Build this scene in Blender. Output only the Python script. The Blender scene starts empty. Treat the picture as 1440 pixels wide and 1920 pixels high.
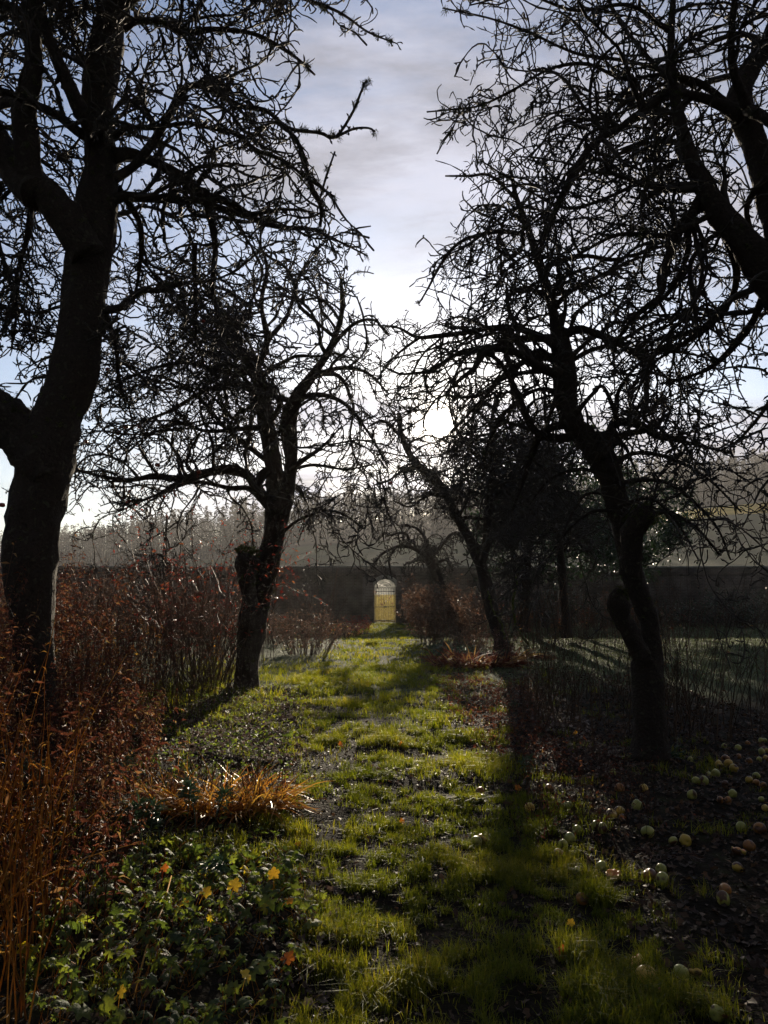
import bpy, math
import numpy as np
from mathutils import Vector, noise as mnoise

scene = bpy.context.scene
COL = scene.collection
R = np.random.default_rng(7)

# ------------------------------------------------------------------ camera
EYE = 1.6
PITCH = math.radians(5.95)
F = 1440.0                                   # focal length in photo pixels (1440 x 1920)
cam = bpy.data.cameras.new("camera")
cam_o = bpy.data.objects.new("camera", cam)
COL.objects.link(cam_o)
cam.sensor_fit = 'VERTICAL'; cam.sensor_height = 36.0; cam.lens = 36.0 * F / 1920.0
cam.clip_start = 0.05; cam.clip_end = 3000
cam_o.location = (0, 0, EYE)
cam_o.rotation_euler = (math.radians(90) + PITCH, 0, 0)
scene.camera = cam_o

def at(px, py, Y):
    """point at distance Y (m, along the ground) seen at photo position px, py"""
    u = (px - 720.0) / F; v = (960.0 - py) / F
    cy = math.cos(PITCH) - math.sin(PITCH) * v
    cz = math.sin(PITCH) + math.cos(PITCH) * v
    k = Y / cy
    return np.array([u * k, Y, EYE + cz * k])
def project(p):
    p = np.asarray(p)
    dy = p[..., 1]; dz = p[..., 2] - EYE
    f = dy * math.cos(PITCH) + dz * math.sin(PITCH)
    up = -dy * math.sin(PITCH) + dz * math.cos(PITCH)
    f = np.where(f < 0.05, 0.05, f)
    return 720 + F * p[..., 0] / f, 960 - F * up / f

# ------------------------------------------------------------------ sun and sky
sd = at(825, 793, 100.0) - np.array([0, 0, EYE]); sd = sd / np.linalg.norm(sd)
SUN_EL = math.asin(sd[2]); SUN_AZ = math.atan2(sd[0], sd[1])
sun = bpy.data.lights.new("sun", 'SUN'); sun.energy = 5.0; sun.angle = math.radians(0.55)
sun.color = (1.0, 0.86, 0.66)
sun_o = bpy.data.objects.new("sun", sun); COL.objects.link(sun_o)
sun_o.rotation_euler = Vector((-sd[0], -sd[1], -sd[2])).to_track_quat('-Z', 'Y').to_euler()
sun_o.location = (10, 60, 40)

w = bpy.data.worlds.new("World"); scene.world = w; w.use_nodes = True
nt = w.node_tree; nt.nodes.clear()
def N(t, **kw):
    n = nt.nodes.new(t)
    for k, v in kw.items(): setattr(n, k, v)
    return n
def val(x, sock):
    if isinstance(x, (int, float)): sock.default_value = x
    elif isinstance(x, tuple): sock.default_value = x
    else: nt.links.new(x, sock)
def M(op, a, b=0.0, c=0.0, clamp=False):
    n = N('ShaderNodeMath', operation=op, use_clamp=clamp)
    val(a, n.inputs[0]); val(b, n.inputs[1]); val(c, n.inputs[2])
    return n.outputs[0]
def VM(op, a, b=(0, 0, 0)):
    n = N('ShaderNodeVectorMath', operation=op)
    val(a, n.inputs[0]); val(b, n.inputs[1])
    return n
def smooth(x, lo, hi, to0=0.0, to1=1.0):
    n = N('ShaderNodeMapRange', interpolation_type='SMOOTHSTEP')
    val(x, n.inputs['Value']); n.inputs['From Min'].default_value = lo; n.inputs['From Max'].default_value = hi
    n.inputs['To Min'].default_value = to0; n.inputs['To Max'].default_value = to1
    return n.outputs['Result']
def cmix(f, a, b, bt='MIX'):
    n = N('ShaderNodeMix', data_type='RGBA', blend_type=bt)
    val(f, n.inputs[0]); val(a, n.inputs[6]); val(b, n.inputs[7])
    return n.outputs[2]
tc = N('ShaderNodeTexCoord')
D = tc.outputs['Generated']
dot = VM('DOT_PRODUCT', D, (float(sd[0]), float(sd[1]), float(sd[2]))).outputs['Value']
dpos = M('MAXIMUM', dot, 0.0)
sep = N('ShaderNodeSeparateXYZ'); nt.links.new(D, sep.inputs[0])
sky = N('ShaderNodeTexSky', sky_type='NISHITA'); sky.sun_disc = False
sky.sun_elevation = SUN_EL; sky.sun_rotation = SUN_AZ
sky.air_density = 1.0; sky.dust_density = 0.6; sky.ozone_density = 1.5
skyc = VM('SCALE', sky.outputs[0]); skyc.inputs['Scale'].default_value = 0.08
skyc = VM('MULTIPLY', skyc.outputs[0], (0.84, 0.92, 1.10))
# thin cloud sheets, seen on a plane overhead
zc = M('ADD', M('MAXIMUM', sep.outputs['Z'], 0.0), 0.16)
inv = M('DIVIDE', 1.0, zc)
pl = VM('SCALE', D); nt.links.new(inv, pl.inputs['Scale'])
mp = N('ShaderNodeMapping'); nt.links.new(pl.outputs[0], mp.inputs['Vector'])
mp.inputs['Rotation'].default_value = (0, 0, math.radians(28)); mp.inputs['Scale'].default_value = (0.75, 1.7, 1.0)
mp.inputs['Location'].default_value = (0.3, 1.9, 0)
nz = N('ShaderNodeTexNoise'); nz.inputs['Scale'].default_value = 1.0; nz.inputs['Detail'].default_value = 9; nz.inputs['Roughness'].default_value = 0.6; nz.inputs['Distortion'].default_value = 0.35
nt.links.new(mp.outputs[0], nz.inputs['Vector'])
nz2 = N('ShaderNodeTexNoise'); nz2.inputs['Scale'].default_value = 2.6; nz2.inputs['Detail'].default_value = 9; nz2.inputs['Roughness'].default_value = 0.62
nt.links.new(mp.outputs[0], nz2.inputs['Vector'])
cover = smooth(nz.outputs[0], 0.38, 0.58)
left_clear = smooth(sep.outputs['X'], -0.42, -0.10, 0.25, 1.0)          # fewer clouds to the west
cover = M('MULTIPLY', cover, left_clear)
shade = smooth(nz2.outputs[0], 0.34, 0.64, 0.60, 1.40)
glow_wide = M('MULTIPLY', M('POWER', dpos, 9.0), 0.11)
glow_mid = M('MULTIPLY', M('POWER', dpos, 45.0), 0.14)
glow_near = M('MULTIPLY', M('POWER', dpos, 350.0), 0.28)
glow_core = M('MULTIPLY', M('POWER', dpos, 3500.0), 4.5)
disc = smooth(dot, math.cos(math.radians(0.95)), math.cos(math.radians(0.6)), 0.0, 60.0)
cb = VM('SCALE', (0.255, 0.265, 0.33)); nt.links.new(shade, cb.inputs['Scale'])
base = cmix(cover, skyc.outputs[0], cb.outputs[0])
g1 = VM('SCALE', (1.0, 0.97, 0.98)); nt.links.new(M('MULTIPLY', M('ADD', glow_wide, glow_mid), M('ADD', M('MULTIPLY', cover, 0.6), 0.5)), g1.inputs['Scale'])
g2 = VM('SCALE', (1.0, 0.88, 0.70)); nt.links.new(M('ADD', glow_near, M('ADD', glow_core, disc)), g2.inputs['Scale'])
tot = VM('ADD', VM('ADD', base, g1.outputs[0]).outputs[0], g2.outputs[0])
# the half of the sky away from the sun is duller
back = smooth(dot, -0.3, 0.80, 0.28, 1.0)
fin = VM('SCALE', tot.outputs[0]); nt.links.new(back, fin.inputs['Scale'])
bg = N('ShaderNodeBackground'); nt.links.new(fin.outputs[0], bg.inputs['Color']); bg.inputs['Strength'].default_value = 0.78
wo = N('ShaderNodeOutputWorld'); nt.links.new(bg.outputs[0], wo.inputs['Surface'])

scene.view_settings.view_transform = 'Standard'
scene.view_settings.look = 'None'
scene.view_settings.exposure = 1.0
scene.view_settings.gamma = 1.0
scene.render.engine = 'CYCLES'
cy = scene.cycles
cy.max_bounces = 5; cy.diffuse_bounces = 2; cy.glossy_bounces = 2; cy.transmission_bounces = 3
cy.volume_bounces = 0; cy.transparent_max_bounces = 4
cy.use_adaptive_sampling = True; cy.adaptive_threshold = 0.03
cy.use_denoising = True
cy.sample_clamp_indirect = 4.0

# ------------------------------------------------------------------ helpers
def vnoise(x, y, s=0):
    """smooth value noise 0..1"""
    x = np.asarray(x, float); y = np.asarray(y, float)
    xi = np.floor(x).astype(np.int64); yi = np.floor(y).astype(np.int64)
    fx = x - xi; fy = y - yi
    fx = fx * fx * (3 - 2 * fx); fy = fy * fy * (3 - 2 * fy)
    def h(a, b):
        n = (a * 374761393 + b * 668265263 + s * 974634777) & 0xffffffff
        n = ((n ^ (n >> 13)) * 1274126177) & 0xffffffff
        return ((n ^ (n >> 16)) & 0xffff) / 65535.0
    return (h(xi, yi) * (1 - fx) + h(xi + 1, yi) * fx) * (1 - fy) + (h(xi, yi + 1) * (1 - fx) + h(xi + 1, yi + 1) * fx) * fy

WALL_Y = 40.0
def ground_z(x, y):
    x = np.asarray(x, float); y = np.asarray(y, float)
    r = np.where(y > 42, y, np.maximum(y, 0) * 0 + 42)
    back = np.maximum(np.hypot(x, np.minimum(y, 0)) - 60, 0)
    prof = np.interp(np.maximum(r, 42 + back * 1.0), [42, 92, 142, 200, 300, 420, 700], [0, 1.4, 6.2, 15.0, 29.5, 41, 60])
    u = x / np.maximum(y, 40)
    side = np.interp(u, [-0.6, -0.42, -0.2, -0.1, 0, 0.2, 0.45, 0.8], [0.4, 0.45, 0.68, 0.9, 1.0, 1.12, 1.6, 1.7])
    z = prof * side + (vnoise(x * 0.02, y * 0.02, 5) - 0.5) * np.clip((r - 60) * 0.03, 0, 4)
    g = np.clip((44 - y) / 4, 0, 1) * np.clip((20 - np.abs(x)) / 6, 0, 1)
    bump = (vnoise(x * 1.3, y * 1.3, 1) - 0.5) * 0.07 + (vnoise(x * 4, y * 4, 2) - 0.5) * 0.035 + (vnoise(x * 11, y * 11, 3) - 0.5) * 0.016
    return z + bump * g
def gp(px, py):
    """ground point seen at photo position"""
    u = (px - 720.0) / F; v = (960.0 - py) / F
    cyy = math.cos(PITCH) - math.sin(PITCH) * v; cz = math.sin(PITCH) + math.cos(PITCH) * v
    k = -EYE / cz
    x, y = u * k, cyy * k
    return np.array([x, y, float(ground_z(x, y))])

def inpoly(x, y, poly):
    poly = np.asarray(poly, float); c = np.zeros(np.shape(x), bool); j = len(poly) - 1
    for i in range(len(poly)):
        xi, yi = poly[i]; xj, yj = poly[j]
        if yi != yj:
            c ^= ((yi > y) != (yj > y)) & (x < (xj - xi) * (y - yi) / (yj - yi) + xi)
        j = i
    return c
def sample_poly(poly, n, rng=R):
    poly = np.asarray(poly, float); lo, hi = poly.min(0), poly.max(0); out = []
    got = 0
    while got < n:
        p = lo + rng.random((max(n * 2, 50), 2)) * (hi - lo)
        p = p[inpoly(p[:, 0], p[:, 1], poly)]
        out.append(p); got += len(p)
    return np.concatenate(out)[:n]
def gpoly(pts): return [tuple(gp(*p)[:2]) for p in pts]

def mesh_obj(name, verts, faces, mats, parent=None, attr=None, smooth_=False, mat_idx=None):
    """verts (N,3); faces: list of int arrays (M,k)"""
    me = bpy.data.meshes.new(name)
    verts = np.ascontiguousarray(verts, dtype=np.float32)
    faces = [np.asarray(f, dtype=np.int32) for f in faces if len(f)]
    me.vertices.add(len(verts)); me.vertices.foreach_set('co', verts.ravel())
    loops = np.concatenate([f.ravel() for f in faces])
    sizes = np.concatenate([np.full(len(f), f.shape[1], np.int32) for f in faces])
    starts = np.concatenate([[0], np.cumsum(sizes)[:-1]]).astype(np.int32)
    me.loops.add(len(loops)); me.loops.foreach_set('vertex_index', loops)
    me.polygons.add(len(sizes)); me.polygons.foreach_set('loop_start', starts)
    if mat_idx is not None: me.polygons.foreach_set('material_index', np.asarray(mat_idx, np.int32))
    if smooth_: me.polygons.foreach_set('use_smooth', np.ones(len(sizes), bool))
    me.update(calc_edges=True)
    if attr is not None:
        a = me.attributes.new('v', 'FLOAT', 'POINT'); a.data.foreach_set('value', np.asarray(attr, np.float32))
    for m in (mats if isinstance(mats, (list, tuple)) else [mats]): me.materials.append(m)
    o = bpy.data.objects.new(name, me); COL.objects.link(o)
    if parent is not None: o.parent = parent
    return o
class MB:
    """collects pieces, then links them as one mesh object"""
    def __init__(s): s.v = []; s.f = []; s.a = []; s.n = 0
    def add(s, v, faces, a=0.5):
        v = np.asarray(v, float).reshape(-1, 3)
        s.v.append(v); s.f += [np.asarray(f) + s.n for f in faces if len(f)]
        s.a.append(np.full(len(v), a) if np.isscalar(a) else np.asarray(a)); s.n += len(v)
        return s
    def build(s, name, mats, parent=None, smooth_=False, origin=None):
        v = np.concatenate(s.v); by = {}
        for f in s.f: by.setdefault(f.shape[1], []).append(f)
        if origin is not None: v = v - np.asarray(origin)
        o = mesh_obj(name, v, [np.concatenate(x) for x in by.values()], mats, parent, np.concatenate(s.a), smooth_)
        if origin is not None: o.location = origin
        return o
def empty(name, loc):
    o = bpy.data.objects.new(name, None); COL.objects.link(o); o.location = loc; o.empty_display_size = 0.2
    return o
def tag(o, label=None, cat=None, group=None, kind=None):
    if label: o['label'] = label
    if cat: o['category'] = cat
    if group: o['group'] = group
    if kind: o['kind'] = kind
    return o
def unit(a): return a / np.maximum(np.linalg.norm(a, axis=-1, keepdims=True), 1e-9)

def tubes(pts, rad, k, cap=False):
    """pts (B,n,3), rad (B,n) -> verts, [quads(, caps)]"""
    B, n, _ = pts.shape
    t = np.gradient(pts, axis=1); t = unit(t + 1e-7)
    avg = unit(pts[:, -1] - pts[:, 0] + 1e-6)
    ref = np.where(np.abs(avg[:, 2:3]) < 0.8, np.array([[0, 0, 1.0]]), np.array([[1.0, 0, 0]]))
    ref = np.repeat(ref[:, None, :], n, 1)
    a = unit(np.cross(t, ref)); b = np.cross(t, a)
    th = np.arange(k) * 2 * math.pi / k
    ring = a[:, :, None, :] * np.cos(th)[None, None, :, None] + b[:, :, None, :] * np.sin(th)[None, None, :, None]
    v = pts[:, :, None, :] + ring * rad[:, :, None, None]
    idx = np.arange(B * n * k).reshape(B, n, k)
    j = np.roll(idx, -1, axis=2)
    q = np.stack([idx[:, :-1], j[:, :-1], j[:, 1:], idx[:, 1:]], -1).reshape(-1, 4)
    fs = [q]
    if cap:
        fs.append(idx[:, -1, :].reshape(B, k)); fs.append(idx[:, 0, ::-1].reshape(B, k))
    return v.reshape(-1, 3), fs
def frames(fwd, up_hint=None, roll=None):
    """rotation matrices (N,3,3): columns x (side), y (forward), z (normal)"""
    f = unit(fwd); up = np.tile(np.array([[0, 0, 1.0]]), (len(f), 1)) if up_hint is None else up_hint
    x = unit(np.cross(f, up) + 1e-6); z = np.cross(x, f)
    if roll is not None:
        c, s = np.cos(roll)[:, None], np.sin(roll)[:, None]
        x, z = x * c + z * s, z * c - x * s
    return np.stack([x, f, z], -1)
def scatter(tv, tf, pos, rot, scale, attr=None):
    """copies of template (tv verts, tf list of face arrays)"""
    n = len(pos); tv = np.asarray(tv, float); scale = np.asarray(scale, float)
    if scale.ndim == 1: scale = scale[:, None] * np.ones((1, 3))
    v = np.einsum('nij,nkj->nki', rot, tv[None] * scale[:, None, :]) + pos[:, None, :]
    off = (np.arange(n) * len(tv))[:, None, None]
    fs = [(np.asarray(f)[None] + off).reshape(-1, np.asarray(f).shape[1]) for f in tf]
    a = np.repeat(attr, len(tv)) if attr is not None else np.full(n * len(tv), .5)
    return v.reshape(-1, 3), fs, a
def spline(ctrl, n):
    """Catmull-Rom through ctrl rows -> n rows"""
    c = np.asarray(ctrl, float)
    d = np.r_[0, np.cumsum(np.linalg.norm(np.diff(c[:, :3], axis=0), axis=1))]
    t = np.linspace(0, d[-1], n); out = np.zeros((n, c.shape[1]))
    P = np.vstack([2 * c[0] - c[1], c, 2 * c[-1] - c[-2]])
    i = np.clip(np.searchsorted(d, t, side='right') - 1, 0, len(c) - 2)
    s = ((t - d[i]) / np.maximum(d[i + 1] - d[i], 1e-9))[:, None]
    p0, p1, p2, p3 = P[i], P[i + 1], P[i + 2], P[i + 3]
    out = 0.5 * ((2 * p1) + (-p0 + p2) * s + (2 * p0 - 5 * p1 + 4 * p2 - p3) * s ** 2 + (-p0 + 3 * p1 - 3 * p2 + p3) * s ** 3)
    return out
def resample(p, n):
    d = np.r_[0, np.cumsum(np.linalg.norm(np.diff(p, axis=0), axis=1))]
    t = np.linspace(0, d[-1], n)
    return np.stack([np.interp(t, d, p[:, i]) for i in range(p.shape[1])], -1)

# ------------------------------------------------------------------ materials
def ramp_nodes(nodes, stops):
    r = nodes.new('ShaderNodeValToRGB'); e = r.color_ramp.elements
    e[0].position, e[0].color = stops[0][0], (*stops[0][1], 1)
    e[1].position, e[1].color = stops[-1][0], (*stops[-1][1], 1)
    for p, c in stops[1:-1]:
        x = e.new(p); x.color = (*c, 1)
    return r
def material(name, stops, rough=0.7, spec=0.4, trans=0.0, use_attr=True, nscale=6.0, bump=0.0, bscale=40.0, nw=0.35, tcol=None, detail=4):
    m = bpy.data.materials.new(name); m.use_nodes = True
    t = m.node_tree; nd = t.nodes; L = t.links
    p = nd['Principled BSDF']; out = nd['Material Output']
    g = nd.new('ShaderNodeNewGeometry')
    n = nd.new('ShaderNodeTexNoise'); n.inputs['Scale'].default_value = nscale; n.inputs['Detail'].default_value = detail
    L.new(g.outputs['Position'], n.inputs['Vector'])
    fac = n.outputs['Fac']
    if use_attr:
        a = nd.new('ShaderNodeAttribute'); a.attribute_name = 'v'
        mx = nd.new('ShaderNodeMix'); mx.data_type = 'FLOAT'; mx.inputs[0].default_value = nw
        L.new(a.outputs['Fac'], mx.inputs[2]); L.new(n.outputs['Fac'], mx.inputs[3]); fac = mx.outputs[0]
    r = ramp_nodes(nd, stops); L.new(fac, r.inputs[0])
    L.new(r.outputs[0], p.inputs['Base Color'])
    p.inputs['Roughness'].default_value = rough
    p.inputs['Specular IOR Level'].default_value = spec
    if bump:
        b = nd.new('ShaderNodeBump'); b.inputs['Strength'].default_value = bump; b.inputs['Distance'].default_value = 0.02
        n2 = nd.new('ShaderNodeTexNoise'); n2.inputs['Scale'].default_value = bscale; n2.inputs['Detail'].default_value = 6
        L.new(g.outputs['Position'], n2.inputs['Vector'])
        L.new(n2.outputs['Fac'], b.inputs['Height']); L.new(b.outputs[0], p.inputs['Normal'])
    if trans:
        tr = nd.new('ShaderNodeBsdfTranslucent'); mixs = nd.new('ShaderNodeMixShader'); mixs.inputs[0].default_value = trans
        if tcol:
            mc = nd.new('ShaderNodeMix'); mc.data_type = 'RGBA'; mc.blend_type = 'MULTIPLY'; mc.inputs[0].default_value = 1.0
            L.new(r.outputs[0], mc.inputs[6]); mc.inputs[7].default_value = (*tcol, 1); L.new(mc.outputs[2], tr.inputs['Color'])
        else: L.new(r.outputs[0], tr.inputs['Color'])
        L.new(p.outputs[0], mixs.inputs[1]); L.new(tr.outputs[0], mixs.inputs[2]); L.new(mixs.outputs[0], out.inputs['Surface'])
    return m

M_bark = material('bark', [(0.25, (0.018, 0.013, 0.010)), (0.42, (0.05, 0.038, 0.029)), (0.55, (0.035, 0.027, 0.02)), (0.68, (0.075, 0.066, 0.045)), (0.78, (0.045, 0.052, 0.02))], 0.9, 0.12, use_attr=False, nscale=22, bump=1.0, bscale=34, detail=8)
M_twig = material('twig_bark', [(0.2, (0.025, 0.02, 0.016)), (0.8, (0.075, 0.062, 0.045))], 0.7, 0.25, use_attr=False, nscale=9)
M_moss = material('moss', [(0.2, (0.035, 0.045, 0.012)), (0.8, (0.13, 0.15, 0.035))], 0.9, 0.1, trans=0.25, use_attr=False, nscale=20)
M_lichen = material('lichen', [(0.2, (0.045, 0.05, 0.03)), (0.8, (0.12, 0.13, 0.07))], 0.9, 0.1, trans=0.2, use_attr=False, nscale=20)
M_grass = material('grass', [(0.0, (0.022, 0.036, 0.007)), (0.35, (0.055, 0.078, 0.012)), (0.65, (0.11, 0.125, 0.02)), (1.0, (0.24, 0.19, 0.05))], 0.55, 0.16, trans=0.52, nscale=1.2, nw=0.4, tcol=(3.2, 2.75, 0.75))
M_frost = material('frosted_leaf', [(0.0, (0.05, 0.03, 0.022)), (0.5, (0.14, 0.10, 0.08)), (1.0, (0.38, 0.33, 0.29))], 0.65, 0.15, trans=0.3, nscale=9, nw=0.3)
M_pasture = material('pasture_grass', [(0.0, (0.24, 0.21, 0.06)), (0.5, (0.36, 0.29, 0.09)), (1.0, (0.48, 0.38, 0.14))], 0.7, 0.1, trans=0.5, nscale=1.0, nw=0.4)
M_lawn = material('frosted_lawn', [(0.0, (0.06, 0.08, 0.03)), (0.6, (0.12, 0.14, 0.06)), (1.0, (0.22, 0.22, 0.14))], 0.55, 0.25, trans=0.4, nscale=1.2, nw=0.4)
M_ground = material('soil', [(0.3, (0.010, 0.008, 0.006)), (0.5, (0.022, 0.017, 0.011)), (0.7, (0.035, 0.032, 0.015))], 0.8, 0.3, use_attr=False, nscale=5, bump=1.0, bscale=45, detail=9)
M_litter = material('dead_leaf', [(0.0, (0.025, 0.016, 0.012)), (0.4, (0.06, 0.036, 0.022)), (0.75, (0.12, 0.07, 0.038)), (0.92, (0.20, 0.09, 0.03)), (1.0, (0.30, 0.14, 0.03))], 0.58, 0.22, trans=0.28, nscale=14, nw=0.3)
M_stem = material('dry_stem', [(0.0, (0.035, 0.013, 0.008)), (0.5, (0.075, 0.026, 0.012)), (0.8, (0.13, 0.05, 0.018)), (1.0, (0.26, 0.15, 0.05))], 0.5, 0.35, trans=0.15, nscale=3, nw=0.25)
M_drleaf = material('withered_leaf', [(0.0, (0.035, 0.012, 0.009)), (0.35, (0.11, 0.032, 0.018)), (0.62, (0.20, 0.07, 0.035)), (0.8, (0.34, 0.20, 0.07)), (0.93, (0.40, 0.31, 0.10)), (1.0, (0.25, 0.30, 0.05))], 0.6, 0.2, trans=0.46, nscale=3, nw=0.25)
M_straw = material('straw', [(0.0, (0.16, 0.06, 0.015)), (0.5, (0.40, 0.18, 0.03)), (1.0, (0.62, 0.38, 0.08))], 0.5, 0.3, trans=0.42, nscale=3, nw=0.25)
M_orange = material('orange_blade', [(0.0, (0.10, 0.025, 0.008)), (0.45, (0.36, 0.14, 0.02)), (1.0, (0.68, 0.40, 0.06))], 0.4, 0.4, trans=0.5, nscale=6, nw=0.2)
M_cane = material('dark_cane', [(0.0, (0.025, 0.016, 0.011)), (1.0, (0.14, 0.085, 0.045))], 0.6, 0.3, nscale=3, nw=0.3)
M_geran = material('geranium_leaf', [(0.0, (0.03, 0.048, 0.02)), (0.5, (0.085, 0.115, 0.045)), (0.80, (0.17, 0.19, 0.05)), (0.90, (0.40, 0.33, 0.03)), (1.0, (0.55, 0.36, 0.05))], 0.58, 0.2, trans=0.42, nscale=10, nw=0.12, bump=0.5, bscale=60, tcol=(2.2, 2.2, .7))
M_spurge = material('spurge_leaf', [(0.0, (0.02, 0.05, 0.025)), (1.0, (0.06, 0.11, 0.05))], 0.4, 0.5, trans=0.25, nscale=8)
M_maple = material('maple_leaf', [(0.0, (0.28, 0.05, 0.02)), (0.45, (0.50, 0.20, 0.03)), (0.75, (0.68, 0.42, 0.04)), (1.0, (0.72, 0.60, 0.07))], 0.5, 0.3, trans=0.5, nscale=25, nw=0.3, tcol=(1.6, 1.5, 1.0))
M_field = None
M_wood = material('far_woodland', [(0.1, (0.006, 0.008, 0.008)), (0.45, (0.014, 0.015, 0.014)), (0.7, (0.035, 0.032, 0.026)), (0.9, (0.07, 0.052, 0.035))], 0.9, 0.1, nscale=0.035, nw=0.35)
M_ever = material('evergreen_leaf', [(0.0, (0.015, 0.03, 0.012)), (1.0, (0.05, 0.085, 0.03))], 0.42, 0.4, trans=0.15, nscale=3, nw=0.3)
M_iron = material('painted_iron', [(0.0, (0.02, 0.02, 0.022)), (1.0, (0.035, 0.033, 0.033))], 0.45, 0.5, use_attr=False)
M_rust = material('rust_leaf', [(0.0, (0.05, 0.025, 0.018)), (0.5, (0.13, 0.07, 0.045)), (1.0, (0.28, 0.17, 0.11))], 0.6, 0.3, trans=0.35, nscale=3, nw=0.25)
M_redhip = material('red_leaf', [(0.0, (0.12, 0.015, 0.012)), (0.6, (0.28, 0.04, 0.02)), (1.0, (0.35, 0.16, 0.04))], 0.45, 0.4, trans=0.35, nscale=4)
M_post = material('weathered_wood', [(0.2, (0.05, 0.04, 0.03)), (0.8, (0.14, 0.12, 0.09))], 0.85, 0.2, use_attr=False, nscale=14, bump=0.6, bscale=60)
M_stone = material('coping_stone', [(0.2, (0.26, 0.25, 0.21)), (0.8, (0.48, 0.46, 0.40))], 0.8, 0.3, use_attr=False, nscale=3, bump=0.5, bscale=20, detail=8)
HAZE = 0.00045

# brick wall material
def brick_material():
    m = bpy.data.materials.new('old_brick'); m.use_nodes = True
    t = m.node_tree; nd = t.nodes; L = t.links; p = nd['Principled BSDF']
    g = nd.new('ShaderNodeNewGeometry'); s = nd.new('ShaderNodeSeparateXYZ'); L.new(g.outputs['Position'], s.inputs[0])
    ad = nd.new('ShaderNodeMath'); ad.operation = 'ADD'; L.new(s.outputs[0], ad.inputs[0]); L.new(s.outputs[1], ad.inputs[1])
    c = nd.new('ShaderNodeCombineXYZ'); L.new(ad.outputs[0], c.inputs[0]); L.new(s.outputs[2], c.inputs[1])
    b = nd.new('ShaderNodeTexBrick'); L.new(c.outputs[0], b.inputs['Vector']); b.inputs['Scale'].default_value = 1.0
    b.inputs['Brick Width'].default_value = 0.23; b.inputs['Row Height'].default_value = 0.078; b.inputs['Mortar Size'].default_value = 0.007
    b.inputs['Color1'].default_value = (0.11, 0.08, 0.065, 1); b.inputs['Color2'].default_value = (0.17, 0.13, 0.105, 1); b.inputs['Mortar'].default_value = (0.24, 0.22, 0.18, 1)
    n = nd.new('ShaderNodeTexNoise'); n.inputs['Scale'].default_value = 1.4; n.inputs['Detail'].default_value = 8; L.new(g.outputs['Position'], n.inputs['Vector'])
    r = ramp_nodes(nd, [(0.35, (0.35, 0.36, 0.34)), (0.65, (1, 1, 1))]); L.new(n.outputs['Fac'], r.inputs[0])
    mx = nd.new('ShaderNodeMix'); mx.data_type = 'RGBA'; mx.blend_type = 'MULTIPLY'; mx.inputs[0].default_value = 1
    L.new(b.outputs['Color'], mx.inputs[6]); L.new(r.outputs[0], mx.inputs[7]); L.new(mx.outputs[2], p.inputs['Base Color'])
    bu = nd.new('ShaderNodeBump'); bu.inputs['Distance'].default_value = 0.01; L.new(b.outputs['Fac'], bu.inputs['Height']); bu.invert = True
    L.new(bu.outputs[0], p.inputs['Normal']); p.inputs['Roughness'].default_value = 0.9
    return m
M_brick = brick_material()

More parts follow.
